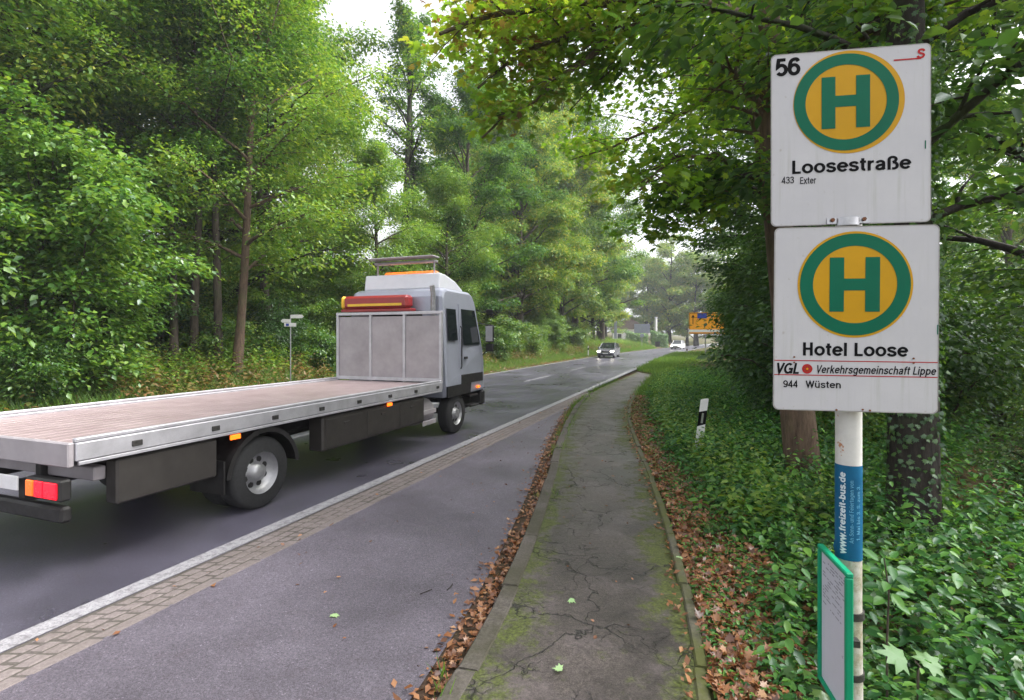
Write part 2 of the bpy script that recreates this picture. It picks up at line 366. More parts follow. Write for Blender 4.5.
def leaves(C, Nn, D, S, tmpl, curl=None):
    """C centres, Nn normals, D directions, S sizes -> vertex, loop, total, lv arrays"""
    tv,tf=tmpl; n=len(C)
    Nn=Nn/(np.linalg.norm(Nn,axis=1)[:,None]+1e-9); X=np.cross(D,Nn); X/=np.linalg.norm(X,axis=1)[:,None]+1e-9; Dy=np.cross(Nn,X)
    tvv=np.broadcast_to(tv,(n,)+tv.shape).copy()
    if curl is not None: tvv[:,:,2]+=curl[:,None]*(tvv[:,:,0]**2*2+ (tvv[:,:,1]-.4)**2)
    V=C[:,None,:]+S[:,None,None]*(tvv[:,:,0:1]*X[:,None,:]+tvv[:,:,1:2]*Dy[:,None,:]+tvv[:,:,2:3]*Nn[:,None,:])
    k=len(tv); fl=np.concatenate([np.array(f) for f in tf]); tt=np.array([len(f) for f in tf])
    L=(fl[None,:]+ (np.arange(n)*k)[:,None]).ravel(); T=np.tile(tt,n)
    lv=np.repeat(rng.random(n),k)
    return V.reshape(-1,3),L,T,lv
def build_leaves(name, parts, mats, parent=None):
    """parts: list of (V,L,T,lv,matindex)"""
    V=[];L=[];T=[];A=[];MI=[];n=0
    for p in parts:
        V.append(p[0]);L.append(p[1]+n);T.append(p[2]);A.append(p[3]);MI.append(np.full(len(p[2]),p[4] if len(p)>4 else 0));n+=len(p[0])
    V=np.concatenate(V).astype(np.float32);L=np.concatenate(L).astype(np.int32);T=np.concatenate(T).astype(np.int32);A=np.concatenate(A).astype(np.float32);MI=np.concatenate(MI).astype(np.int32)
    me=bpy.data.meshes.new(name)
    me.vertices.add(len(V)); me.vertices.foreach_set('co',V.ravel()); me.loops.add(len(L)); me.loops.foreach_set('vertex_index',L)
    me.polygons.add(len(T)); me.polygons.foreach_set('loop_start',np.concatenate([[0],np.cumsum(T)[:-1]]).astype(np.int32)); me.polygons.foreach_set('loop_total',T)
    me.polygons.foreach_set('material_index',MI)
    at=me.attributes.new('lv','FLOAT','POINT'); at.data.foreach_set('value',A)
    me.update(calc_edges=True)
    for m in mats: me.materials.append(m)
    o=bpy.data.objects.new(name,me); link(o,parent); return o

class Plant:
    """trunk and limbs as tubes, sprays of leaves on the twigs"""
    def __init__(s, seed): s.r=np.random.default_rng(seed); s.w=MB(); s.sp=[]
    def limb(s, pts, r0, r1, sub=0, sublen=1.0, gap=.35, start=.25, sides=6, droop=.1, lvl=0, tipspray=True):
        r=s.r; pts=np.asarray(pts,float); n=len(pts)
        seg=np.linalg.norm(np.diff(pts,axis=0),axis=1); cum=np.concatenate([[0],np.cumsum(seg)]); Lt=cum[-1]
        m=max(n,int(Lt/.45)+2); q=np.linspace(0,Lt,m); S=np.c_[[np.interp(q,cum,pts[:,k]) for k in range(3)]].T
        if m>4:
            for _ in range(2): S[1:-1]=(S[:-2]+2*S[1:-1]+S[2:])/4
            S[1:-1]+=r.normal(0,.018*(1+Lt*.1),(m-2,3))
        rad=r0+(r1-r0)*(q/Lt)**.8
        s.w.tube(S,rad,sides,0,False)
        if sub:
            for i in range(sub):
                u=start+(1-start)*(i+r.random())/sub; j=min(m-2,int(u*(m-1))); p=S[j]; d=S[j+1]-S[j]; d/=np.linalg.norm(d)+1e-9
                ang=(1 if i%2 else -1)*R(r.uniform(30,75)); az=math.atan2(d[1],d[0])+ang; el=np.clip(math.asin(np.clip(d[2],-1,1))*.5+r.normal(.05,.22),-.7,1.1)
                l=sublen*(1.15-u*.65)*r.uniform(.7,1.25); k=5; pp=[p]
                for t in range(k):
                    e=el-droop*t*1.2; a=az+r.normal(0,.14)-ang*.07*t
                    pp.append(pp[-1]+l/k*np.array([math.cos(a)*math.cos(e),math.sin(a)*math.cos(e),math.sin(e)]))
                s.twig(np.array(pp),rad[j]*.55,gap,lvl)
        if tipspray: s.twig_sprays(S[int(m*.6):],gap)
    def twig(s, pp, r0, gap, lvl):
        L=np.linalg.norm(pp[-1]-pp[0])
        s.w.tube(pp,np.linspace(max(.006,min(r0,.03+.01*L)),.004,len(pp)),4,0,False)
        s.twig_sprays(pp[1:],gap)
    def twig_sprays(s, pp, gap):
        d=np.diff(pp,axis=0)
        for i in range(len(d)):
            l=np.linalg.norm(d[i]); 
            for k in range(max(1,int(round(l/gap)))):
                s.sp.append(np.r_[pp[i]+d[i]*s.r.random(), d[i]/(l+1e-9)])
    def clumps(s, total, size, tmpl, K, rad, tilt=.6):
        """leaves gathered in rounded boughs, thickest over the top of each"""
        r=s.r; sp=np.array(s.sp); R_=np.hypot(sp[:,0],sp[:,1]); w=(R_/R_.max()+.25)**1.5; pick=r.choice(len(sp),K,replace=False,p=w/w.sum()); A=sp[pick]
        rr=rad*r.uniform(.6,1.35,K); n=total; wt=rr**2; i=r.choice(K,n,p=wt/wt.sum()); v=r.normal(0,1,(n,3)); v/=np.linalg.norm(v,axis=1)[:,None]; v[:,2]=np.where(v[:,2]<-.25,-v[:,2]*.6,v[:,2])
        q=(r.random(n)**.45)[:,None]; lump=1+.22*np.sin(v[:,0:1]*5+i[:,None])*np.sin(v[:,1:2]*5+i[:,None]*2)
        C=A[i,:3]+v*q*rr[i][:,None]*lump*np.array([1,1,.88]); C[:,2]-=.2*rr[i]
        D=v*np.array([1,1,.2])+r.normal(0,.5,(n,3)); D[:,2]-=.35; Nn=v*.8+np.array([0,0,.7])+r.normal(0,tilt*.7,(n,3))
        return leaves(C,Nn,D,size*np.clip(r.normal(1,.3,n),.4,1.8),tmpl)
    def leafcloud(s, total, size, tmpl, rad=.38, flat=.22, tilt=.5, hang=.25, svar=.3):
        r=s.r; sp=np.array(s.sp); k=max(1,total//len(sp)); A=np.repeat(sp,k,axis=0); n=len(A)
        az=np.arctan2(A[:,4],A[:,3]); u=r.normal(.15,.55,n)*rad; v=r.normal(0,.5,n)*rad; w=r.normal(0,1,n)*rad*flat
        dx=np.cos(az);dy=np.sin(az)
        C=A[:,:3]+np.c_[dx*u-dy*v,dy*u+dx*v,w-hang*(u*u+v*v)/rad*.6]
        a2=az+np.arctan2(v,u+rad*.6)+r.normal(0,.6,n)
        D=np.c_[np.cos(a2),np.sin(a2),-hang+r.normal(-.1,.3,n)]
        Nn=np.c_[r.normal(0,tilt,n),r.normal(0,tilt,n),np.ones(n)]+.35*np.c_[np.cos(a2),np.sin(a2),np.zeros(n)]
        S=size*np.clip(r.normal(1,svar,n),.4,1.8)
        return leaves(C,Nn,D,S,tmpl)
    def generic(s, H, r0, base, Rc, nl, up=.5, e0=24, rnd=False, lean=(0,0), prof=1.0, sub=6, gap=.4, droop=.12, base_len=.7):
        r=s.r; k=9; t=np.linspace(0,1,k); ph=r.uniform(0,6.28,2)
        T=np.c_[lean[0]*t*H+np.sin(t*5+ph[0])*.02*H*t, lean[1]*t*H+np.sin(t*4+ph[1])*.02*H*t, t*H]; T[0,2]=-.25
        tr=r0*(1-t)**.75+.02; tr[0]*=1.35
        s.w.tube(T,tr,10,0,False)
        for i in range(nl):
            u=(i+.5)/nl; z=base+(1-base)*u**.95; az=i*2.4+r.normal(0,.3)
            L=Rc*(base_len+(1-base_len)*math.sin(math.pi*min(1,u*1.25)))*(1-.42*max(0,u-.5)/.5)*r.uniform(.75,1.2)
            if rnd: L=Rc*max(.38,math.sqrt(max(0,1-((u-.40)/.64)**2)))*r.uniform(.85,1.12)
            p=np.array([np.interp(z,t,T[:,q]) for q in range(3)]); e=R(e0*(1-.3*u)+62*u**1.3*up*1.3)+r.normal(0,.1); pts=[p]
            for q in range(6):
                ee=e-droop*q*(1-u*.7); aa=az+r.normal(0,.12); pts.append(pts[-1]+L/6*np.array([math.cos(aa)*math.cos(ee),math.sin(aa)*math.cos(ee),math.sin(ee)]))
            rr=np.interp(z,t,tr)
            s.limb(pts,min(rr*.6,.03+L*.022),.012,sub,L*.42,gap,.22,5,droop)
        s.twig_sprays(T[-3:],gap*.5)
        return s

def tree_proto(seed, H, r0, base, Rc, nl, n, size, leafm, barkm, tmpl=T_SIMPLE, rad=.42, flat=.25, gap=.45, name='tree', sub=6, K=0, **kw):
    p=Plant(seed).generic(H,r0,base,Rc,nl,sub=sub,gap=gap,**kw)
    V,L,T,lv=p.clumps(n,size,tmpl,K,rad) if K else p.leafcloud(n,size,tmpl,rad,flat)
    return dict(p=p,wood=p.w,leaf=(V,L,T,lv),leafm=leafm,barkm=barkm,used=None,H=H)
def place(proto, loc, rz, sc, name, label, cat, group=None, leafm=None, parts=('trunk','crown')):
    if proto['used'] is None:
        e=empty(name); proto['w']=proto['wood'].build(parts[0],proto['barkm'],e); proto['c']=build_leaves(parts[1],[proto['leaf']],[proto['leafm']],e); proto['used']=e
    else:
        e=empty(name); 
        for k,nm in(('w',parts[0]),('c',parts[1])):
            o=proto[k].copy(); o.name=nm; COL.objects.link(o); o.parent=e
    e.location=loc; e.rotation_euler=(0,0,rz); e.scale=sc if isinstance(sc,tuple) else (sc,sc,sc)
    return tag(e,label,cat,group)
#@@SETTING
# ------------------------------------------------------------------ the lie of the land
KR=np.array([(-12,.15),(2.0,.10),(2.77,0),(3.84,-.126),(4.89,-.29),(7.16,-.74),(10.2,-1.41),(13,-1.93),(16.5,-2.28),(23.5,-2.53),(27.2,-2.6),(29,-3.0),(30.2,-3.85),(31,-4.1),(60,-4.1),(900,-4.1)])
KL=np.array([(-12,-1.36),(2.0,-1.37),(2.77,-1.395),(3.66,-1.49),(5.43,-1.81),(7.26,-2.2),(9.5,-2.72),(12.35,-3.28),(15,-3.72),(17.5,-3.95),(19,-4.02),(40,-4.05)])
def smoothtab(T,Y):
    Y=np.asarray(Y,float); acc=0
    for d,w in((-.9,.2),(-.4,.2),(0,.2),(.4,.2),(.9,.2)): acc=acc+w*np.interp(Y+d,T[:,0],T[:,1])
    return acc
kr=lambda Y: smoothtab(KR,Y); kl=lambda Y: smoothtab(KL,Y)
EL=-12.05      # left road edge
def cof(X,Y): return X-.371*Y-bend(Y)
def wob(X,Y): return .05*np.sin(X*1.3+Y*.7)+.04*np.sin(X*.6-Y*1.1+1)+.03*np.sin(X*2.7+Y*2.1)
def gz(X,Y,c=None):
    X=np.asarray(X,float);Y=np.asarray(Y,float)
    if c is None: c=cof(X,Y)
    k=kr(Y); l=-(c-EL); r=c-k
    zl=.05*ss(0,.3,l)+.62*ss(.6,3.2,l)+.75*ss(3,8,l)+.05*np.maximum(l-8,0)+wob(X,Y)*ss(.3,2,l)
    zl=np.minimum(zl,9)
    zr=.085-.16*ss(3,12,r)-.012*np.minimum(np.maximum(r-12,0),120)+wob(X,Y)*ss(.5,2,r)*.8
    far=ss(24,34,Y); zr=zr*(1-far)+far*(.03+.25*ss(.3,5,r)+wob(X,Y)*ss(.5,2,r))
    return np.where(c<=EL,zl,np.where(c>=k,zr,-.08))
Ys=np.concatenate([np.arange(-12,2,1.),np.arange(2,32,.4),np.arange(32,70,1.),np.arange(70,140,4.),np.geomspace(140,1500,18)])
lo_=np.concatenate([[0,.01,.3,.7,1.1,1.6,2.2,2.8,3.4,4,5,6,7.5,9,11,14],np.geomspace(18,1200,14)])
ro_=np.concatenate([[.0,.02,.3,.6,.9,1.2,1.6,2,2.5,3,4,5,6,8,10,13],np.geomspace(18,1200,14)])
rows=[]
for Y in Ys:
    cc=np.concatenate([EL-lo_[::-1],[EL+.02,float(kr(Y))-.02],float(kr(Y))+ro_])
    x=road(cc,Y); z=gz(x,Y,cc); z[len(lo_):len(lo_)+2]=-.08; rows.append(np.c_[x,np.full(len(cc),Y),z])
G=np.array(rows); nr,nc=G.shape[:2]
fs=[(i*nc+j,i*nc+j+1,(i+1)*nc+j+1,(i+1)*nc+j) for i in range(nr-1) for j in range(nc-1)]
g=MB().add(G.reshape(-1,3),fs,0,True).build('ground',M['ground']); tag(g,kind='structure')

def strip(name, fl, fr, z, Y0, Y1, m, step=.5, cols=2, edge=None, grow=1.03):
    ys=[Y0]
    while ys[-1]<Y1: ys.append(min(Y1,ys[-1]+step)); step*= grow if ys[-1]>30 else 1
    V=[];E=[]
    for Y in ys:
        a,b=float(fl(Y)),float(fr(Y))
        for k in range(cols):
            t=k/(cols-1); c=a+(b-a)*t; V.append((float(road(c,Y)),Y,z(Y) if callable(z) else z)); E.append(2*min(t,1-t))
    fs=[(i*cols+k,i*cols+k+1,(i+1)*cols+k+1,(i+1)*cols+k) for i in range(len(ys)-1) for k in range(cols-1)]
    o=MB().add(V,fs,0,True).build(name,m)
    if edge:
        at=o.data.attributes.new('edge','FLOAT','POINT'); at.data.foreach_set('value',np.array(E,np.float32))
    return tag(o,kind='structure')
K=lambda v:(lambda Y:v)
strip('road',K(-12.25),K(-4.36),0.0,-12,900,M['road'],1)
strip('bus_bay',K(-4.0),lambda Y:max(-3.99,float(kl(Y))-.2),0.004,-12,19,M['bay'],.5)
strip('gutter_soil',lambda Y:float(kl(Y))-.28,lambda Y:float(kl(Y))+.05,-.004,-12,17.5,M['soil'],.5)
strip('footpath',lambda Y:max(float(kl(Y))+.06,-4.3),lambda Y:float(kr(Y))-.03,lambda Y:.095-.085*float(ss(20,29,Y)),-12,30.6,M['path'],.3,9,True)
l1=strip('lane_line',K(-4.65),K(-4.47),.004,-12,160,M['line'],1)
l2=strip('lane_line',K(-12.0),K(-11.86),.004,-12,160,M['line'],1)
dm=MB()
for k in range(22):
    y0=-9+k*8.2; V=[(float(road(c,y)),y,.004) for y in(y0,y0+1.9,y0+3.8) for c in(-8.33,-8.19)]
    dm.add(V,[(0,1,3,2),(2,3,5,4)])
tag(dm.build('centre_line',M['line']),kind='structure')

# paving stones between carriageway and bay
pv=MB(); y=-3.0
rr_=random.Random(3)
def blk(c0,c1,y0,y1,h,mb):
    g=.008; a=[(c0+g,y0+g),(c1-g,y0+g),(c1-g,y1-g),(c0+g,y1-g)]; b=.012
    a2=[(c0+g+b,y0+g+b),(c1-g-b,y0+g+b),(c1-g-b,y1-g-b),(c0+g+b,y1-g-b)]
    j=[rr_.uniform(-.006,.006) for _ in range(8)]
    V=[(float(road(c,yy)),yy,-.03) for c,yy in a]+[(float(road(c,yy))+j[i],yy+j[i+4]*.7,h-.008) for i,(c,yy) in enumerate(a)]+[(float(road(c,yy))+j[i],yy+j[i+4]*.7,h) for i,(c,yy) in enumerate(a2)]
    mb.add(V,[(0,1,5,4),(1,2,6,5),(2,3,7,6),(3,0,4,7),(4,5,9,8),(5,6,10,9),(6,7,11,10),(7,4,8,11),(8,9,10,11)])
for (c0,c1,ln,off) in((-4.43,-4.32,.125,0),(-4.32,-4.21,.13,.08),(-4.21,-4.10,.125,.03),(-4.10,-3.97,.40,.15)):
    y=-3.0+off
    while y<19: 
        l=ln*rr_.uniform(.85,1.15); blk(c0,c1,y,y+l,.004+rr_.uniform(0,.007),pv); y+=l
tag(pv.build('paving_strip',M['sett']),kind='structure')
strip('joint_soil',K(-4.46),K(-3.94),.0015,-12,19.2,M['joint'],1)

def kerb(name, fc, w, z0, z1, Y0, Y1, seg, m, jit=.008):
    mb=MB(); y=Y0; q=random.Random(5)
    while y<Y1:
        y1=min(Y1,y+seg); n=3; b=.012; dz=q.uniform(-jit,jit); dx=q.uniform(-jit,jit)
        prof=[(0,z0),(0,z1-b),(b,z1),(w-b,z1),(w,z1-b),(w,z0)]
        V=[]
        for k in range(n+1):
            yy=y+.006+(y1-y-.012)*k/n; c=float(fc(yy)) ; 
            t=np.array([.371+(float(fc(yy+.05))-c)/.05,1]); t/=np.linalg.norm(t); nrm=np.array([t[1],-t[0]])
            x0=float(road(c,yy))
            for (u,z) in prof: V.append((x0+nrm[0]*(u+dx),yy+nrm[1]*(u+dx),z+dz))
        k6=len(prof); fs=[(i*k6+j,i*k6+j+1,(i+1)*k6+j+1,(i+1)*k6+j) for i in range(n) for j in range(k6-1)]+[tuple(range(k6)),tuple(range(n*k6+k6-1,n*k6-1,-1))]
        mb.add(V,fs); y=y1
    return tag(mb.build(name,m),kind='structure')
kerb('kerb',kl,.13,-.08,.107,-6,18.2,1.0,M['kerb'])
kerb('path_edging',lambda Y:kr(Y)-.04,.075,-.05,.118,-6,24,1.0,M['kerb_mossy'],.012)

# ------------------------------------------------------------------ ground litter and low plants
def scatter_leaves(n, cfun, yfun, size, tmpl, zoff=.012, tilt=.35, curl=.6, lift=.0):
    Y=yfun(n); c=cfun(n,Y); X=road(c,Y); return X,Y,c
def flat_leaves(X,Y,Z,size,tmpl,tilt=.35,curl=.6,sv=.3):
    n=len(X); a=rng.uniform(0,6.28,n); D=np.c_[np.cos(a),np.sin(a),rng.normal(0,.15,n)]
    Nn=np.c_[rng.normal(0,tilt,n),rng.normal(0,tilt,n),np.ones(n)]
    return leaves(np.c_[X,Y,Z],Nn,D,size*np.clip(rng.normal(1,sv,n),.4,1.9),tmpl,rng.normal(.2,curl,n))
def yden(n,a,b,pw=1.6):   # more towards the near end
    return a+(b-a)*rng.random(n)**pw
parts=[]
n=1800; Y=yden(n,1.2,17,1.5); c=kl(Y)-.02-np.abs(rng.normal(0,.06,n))-.01; parts.append(flat_leaves(road(c,Y),Y,.012+rng.random(n)*.022*np.clip(1-(kl(Y)-c)/.25,0,1),.040,T_MAPLE))
n=900; Y=yden(n,1.2,17,1.5); c=kl(Y)-.14-np.abs(rng.normal(0,.08,n)); parts.append(flat_leaves(road(c,Y),Y,np.full(n,.014),.05,T_SIMPLE))
o=build_leaves('gutter_leaves',parts,[M['leaf_litter']]); tag(o,'drift of brown fallen leaves along the stone kerb of the bus bay','fallen leaves',kind='stuff')
parts=[]
n=11500; Y=yden(n,1.0,20,1.7); r=np.abs(rng.normal(0,.36,n))*np.interp(Y,[2,10,20],[1.0,.9,1.1])+.05; c=kr(Y)+r; X=road(c,Y); parts.append(flat_leaves(X,Y,gz(X,Y,c)+.01+rng.random(n)*.03,.052,T_MAPLE,.4))
n=450; Y=yden(n,1.4,18,1.5); c=kr(Y)-.05-np.abs(rng.normal(0,.04,n)); parts.append(flat_leaves(road(c,Y),Y,.108+rng.random(n)*.01,.045,T_SIMPLE))
n=2600; Y=yden(n,1.0,14,1.4); c=kr(Y)+rng.uniform(.4,6,n); X=road(c,Y); parts.append(flat_leaves(X,Y,gz(X,Y,c)+.02,.08,T_MAPLE,.5))
o=build_leaves('fallen_leaves',parts,[M['leaf_litter']]); tag(o,'carpet of orange brown fallen leaves beside the mossy path edging','fallen leaves',kind='stuff')
parts=[]
n=80; Y=yden(n,1.8,14,1.3); c=-3.85+(np.maximum(kl(Y)-.3,-3.8)+3.85)*rng.random(n); parts.append(flat_leaves(road(c,Y),Y,np.full(n,.010),.035,T_OVAL))
n=90; Y=yden(n,1.8,20,1.3); c=rng.uniform(kl(Y)+.15,kr(Y)-.06,n); parts.append(flat_leaves(road(c,Y),Y,np.full(n,.102),.032,T_SIMPLE))
n=50; Y=yden(n,2.5,22,1.2); c=rng.uniform(-4.4,-3.95,n); parts.append(flat_leaves(road(c,Y),Y,np.full(n,.016),.045,T_SIMPLE))
o=build_leaves('leaf_scraps',parts,[M['leaf_litter']]); tag(o,'small brown leaf scraps lying loose on the bay and path asphalt','leaf scraps',kind='stuff')
M['leaf_pale']=leafmat('leaf_pale',[(0,(.30,.50,.20)),(1,(.45,.62,.30))],.2,.08,.4,0)
for (px,py,z,s,lab) in((333,617,.012,.075,'pale green leaf lying alone on the bus bay asphalt'),(563,670,.108,.06,'yellow green leaf lying on the footpath nearest the bottom of the photo'),(569,599,.108,.045,'small pale leaf lying midway along the mossy footpath'),(503,388,.012,.10,'light scrap of leaf on the road behind the flatbed truck'),(676,556,.13,.07,'white green leaf caught on the mossy path edging')):
    Yy=F*(EYE-z)/(py-HZ); X=(px-512)/F*Yy
    o=build_leaves('fallen_leaf',[flat_leaves(np.array([X]),np.array([Yy]),np.array([z]),s,T_MAPLE,.1)],[M['leaf_pale']]); tag(o,lab,'leaf')
# twigs on the asphalt
tw=MB()
for (px,py,z) in((447,590,.01),(420,594,.01),(466,455,.01),(608,462,.105),(437,700,.01)):
    Yy=F*(EYE-z)/(py-HZ); X=(px-512)/F*Yy; a=random.uniform(0,3); 
    tw.tube([(X,Yy,z),(X+.05*math.cos(a),Yy+.05*math.sin(a),z+.008),(X+.11*math.cos(a+.3),Yy+.11*math.sin(a+.3),z)],.003,5)
tag(tw.build('twig_scraps',M['bark_dark']),'thin dark twig scraps lying on the asphalt','twigs',kind='stuff')

# herb layer on the right: stems with tiers of leaves
def herbs(n, X, Y, Z, H, per, size, tmpl=T_OVAL, spread=.5):
    """n plants; each has per leaves climbing a stem"""
    i=np.repeat(np.arange(n),per); m=len(i); t=(np.tile(np.arange(per),n)+rng.random(m))/per
    az=np.tile(np.arange(per)*2.4,n)+np.repeat(rng.uniform(0,6.28,n),per); lx=rng.normal(0,.25,n); ly=rng.normal(0,.25,n)
    h=H[i]*(.25+.75*t); C=np.c_[X[i]+lx[i]*h,Y[i]+ly[i]*h,Z[i]+h]; C+=np.c_[np.cos(az),np.sin(az),np.zeros(m)]*.02
    D=np.c_[np.cos(az),np.sin(az),rng.normal(.15,.25,m)-.3*(1-t)]; Nn=np.c_[rng.normal(0,.28,m),rng.normal(0,.28,m),np.ones(m)]+.3*np.c_[np.cos(az),np.sin(az),np.zeros(m)]
    return leaves(C,Nn,D,size*(1.2-.6*t)*np.clip(rng.normal(1,.25,m),.5,1.6),tmpl,rng.normal(0,.25,m))
parts=[]
def zone(n,a,b,off0,off1,pw,den=True):
    Y=yden(n,a,b,pw); u=rng.random(n)**1.25; c=kr(Y)+off0+(off1-off0)*u; X=road(c,Y)
    k=np.sin(X*2.1+1)*np.sin(Y*1.7)+.6*np.sin(X*5+Y*3.1)+rng.normal(0,.35,n)
    keep=(k>-.6-.9*(u)) & (np.hypot(X,Y)>1.0)
    return X[keep],Y[keep],c[keep]
edge=lambda Y: np.interp(Y,[1,3,6,12,20],[.50,.56,.60,.60,.35])
for (n,per,sz,h0,h1,tm,a,b,o1,pw) in((3600,8,.058,.10,.40,T_OVAL,.9,9,3.2,1.2),(1100,13,.085,.3,.7,T_OVAL,1.2,10,3.5,1.1),(1800,6,.085,.12,.42,T_MAPLE,1.0,9,3.5,1.2),(3600,11,.10,.3,.75,T_OVAL,7,24,5,1.1)):
    X,Y,c=zone(n,a,b,.05,o1,pw); off=c-kr(Y); e=edge(Y)+rng.normal(0,.12,len(Y)); m_=off>e; X,Y,c,off=X[m_],Y[m_],c[m_],off[m_]
    H=rng.uniform(h0,h1,len(X))*np.clip(.45+(off-edge(Y))*.6,.4,1.25)
    parts.append(herbs(len(X),X,Y,gz(X,Y,c),H,per,sz,tm))
n=2300; Y=yden(n,1.3,18,1.3); c=kr(Y)+rng.uniform(.06,.6,n); X=road(c,Y); parts.append(herbs(n,X,Y,gz(X,Y,c),rng.uniform(.03,.10,n),5,.045))
n=1500; Y=yden(n,5,26,1.1); c=kr(Y)+.62+rng.gamma(1.6,.5,n); X=road(c,Y); q_=herbs(n,X,Y,gz(X,Y,c),rng.uniform(.2,.6,n),11,.085,T_OVAL); parts.append((*q_,1)); parts[2]=(*parts[2][:4],2)
o=build_leaves('undergrowth',parts,[M['leaf_herb'],M['leaf_fresh'],M['leaf_dark']]); tag(o,'dense green nettles and ivy undergrowth right of the footpath','undergrowth',kind='stuff')

def blades(X,Y,Z,H,per=5,w=1.0):
    n=len(X); i=np.repeat(np.arange(n),per); m=len(i); a=rng.uniform(0,6.28,m)
    C=np.c_[X[i]+rng.normal(0,.03,m),Y[i]+rng.normal(0,.03,m),Z[i]]; D=np.c_[np.cos(a)*.45,np.sin(a)*.45,np.ones(m)]; Nn=np.c_[-np.sin(a)+.3,np.cos(a),rng.normal(0,.2,m)]
    V=leaves(C,Nn,D,H[i]*rng.uniform(.6,1.2,m),T_BLADE); return V
parts=[]
n=20000; Y=yden(n,7,62,1.6); c=kr(Y)+.02+rng.gamma(1.3,.9,n); c=np.minimum(c,kr(Y)+5); X=road(c,Y); k=(np.hypot(X,Y)>5)&((Y>14)|(rng.random(n)<.4)); X,Y,c=X[k],Y[k],c[k]
k=(Y>17)|(c-kr(Y)>.62); X,Y,c=X[k],Y[k],c[k]; parts.append(blades(X,Y,gz(X,Y,c),rng.uniform(.12,.32,len(X))*np.interp(Y,[10,20,60],[.6,1,1.5]),5))
n=260; Y=yden(n,2.5,17,.8); c=kl(Y)+rng.choice([-.03,.145],n)+rng.normal(0,.015,n); k=(np.sin(Y*2.3)+np.sin(Y*5.1)>.9)|(Y>9.5); X=road(c,Y)[k]; Y=Y[k]; parts.append(blades(X,Y,np.full(len(X),.02)+.08*(rng.random(len(X))<.5),rng.uniform(.05,.13,len(X)),6))
n=140; Y=rng.uniform(13,24,n); c=kl(Y)-.05+rng.normal(0,.06,n); X=road(c,Y); parts.append(blades(X,Y,np.zeros(n)+.02,rng.uniform(.08,.2,n),6))
o=build_leaves('verge_grass',parts,[M['grass']]); tag(o,'bright green grass along the right verge and the kerb joints','grass',kind='stuff')
parts=[]
n=30000; Y=yden(n,6,100,1.4); l=.12+rng.gamma(1.8,1.1,n); c=EL-l; X=road(c,Y); 
parts.append(blades(X,Y,gz(X,Y,c),rng.uniform(.15,.4,n)*np.clip(.3+l*.35,.3,1.4)*np.interp(Y,[8,40,100],[.8,1,1.7]),4))
o=build_leaves('left_verge_grass',parts,[M['grass']]); tag(o,'green grass at the foot of the wood on the left verge','grass',kind='stuff')
parts=[]
n=3800; Y=yden(n,6,90,1.3); l=1.2+rng.gamma(2.2,.8,n); c=EL-l; X=road(c,Y); k=(np.sin(Y*.5)+np.sin(Y*1.3+2)+rng.normal(0,.5,n))>-.1; X,Y,c=X[k],Y[k],c[k]
parts.append(herbs(len(X),X,Y,gz(X,Y,c),rng.uniform(.3,.95,len(X)),9,.15,T_SIMPLE))
o_=len(parts)
n=7500; Y=yden(n,6,90,1.3); l=2.3+rng.gamma(2.2,1.3,n); c=EL-l; X=road(c,Y); herb2=herbs(n,X,Y,gz(X,Y,c),rng.uniform(.4,1.3,n),11,.15,T_SIMPLE)
o2=build_leaves('verge_plants',[herb2],[M['leaf_fresh']]); tag(o2,'leafy green plants growing under the trees left of the road','plants',kind='stuff')
o=build_leaves('verge_weeds',parts,[M['dry_grass']]); tag(o,'yellow and rusty brown weeds below the trees on the left verge','weeds',kind='stuff')
parts=[]
n=6000; Y=yden(n,6,70,1.3); c=EL-rng.gamma(1.5,1.0,n)-.02; X=road(c,Y); parts.append(flat_leaves(X,Y,gz(X,Y,c)+.03,.11,T_SIMPLE,.4))
o=build_leaves('verge_leaves',parts,[M['leaf_litter']]); tag(o,'brown fallen leaves on the earth edge left of the road','fallen leaves',kind='stuff')
#@@TREES
# ------------------------------------------------------------------ trees
def at(px,Y,dz=0):
    X=(px-512)/F*Y; return (X,Y,float(gz(X,Y))+dz)
tA=tree_proto(11,14,.17,.27,4.4,32,52000,.125,M['leaf_fresh'],M['bark'],rad=.55,flat=.45,gap=.42,droop=.09)
tB=tree_proto(12,13.5,.16,.24,4.0,30,50000,.125,M['leaf_fresh'],M['bark'],rad=.55,flat=.42,gap=.42,droop=.07,lean=(.05,.02))
tC=tree_proto(13,21,.32,.10,6.0,38,66000,.19,M['leaf_far'],M['bark'],rad=1.15,K=150,gap=1.0,droop=.06,e0=26,up=.7,rnd=True)
tD=tree_proto(14,22,.30,.16,5.6,34,46000,.20,M['leaf_green'],M['bark_dark'],rad=1.1,K=140,gap=1.0,droop=.05,e0=28,up=.7,rnd=True)
tE=tree_proto(15,22,.30,.45,3.6,17,9000,.19,M['leaf_far'],M['bark_dark'],rad=.5,gap=.8,up=1.2,droop=.02,sub=4)
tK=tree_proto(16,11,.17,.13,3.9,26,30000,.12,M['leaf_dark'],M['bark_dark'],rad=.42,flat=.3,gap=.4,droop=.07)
tR=tree_proto(17,13,.19,.36,4.5,24,30000,.125,M['leaf_dark'],M['bark_dark'],rad=.45,flat=.35,gap=.42,droop=.05)
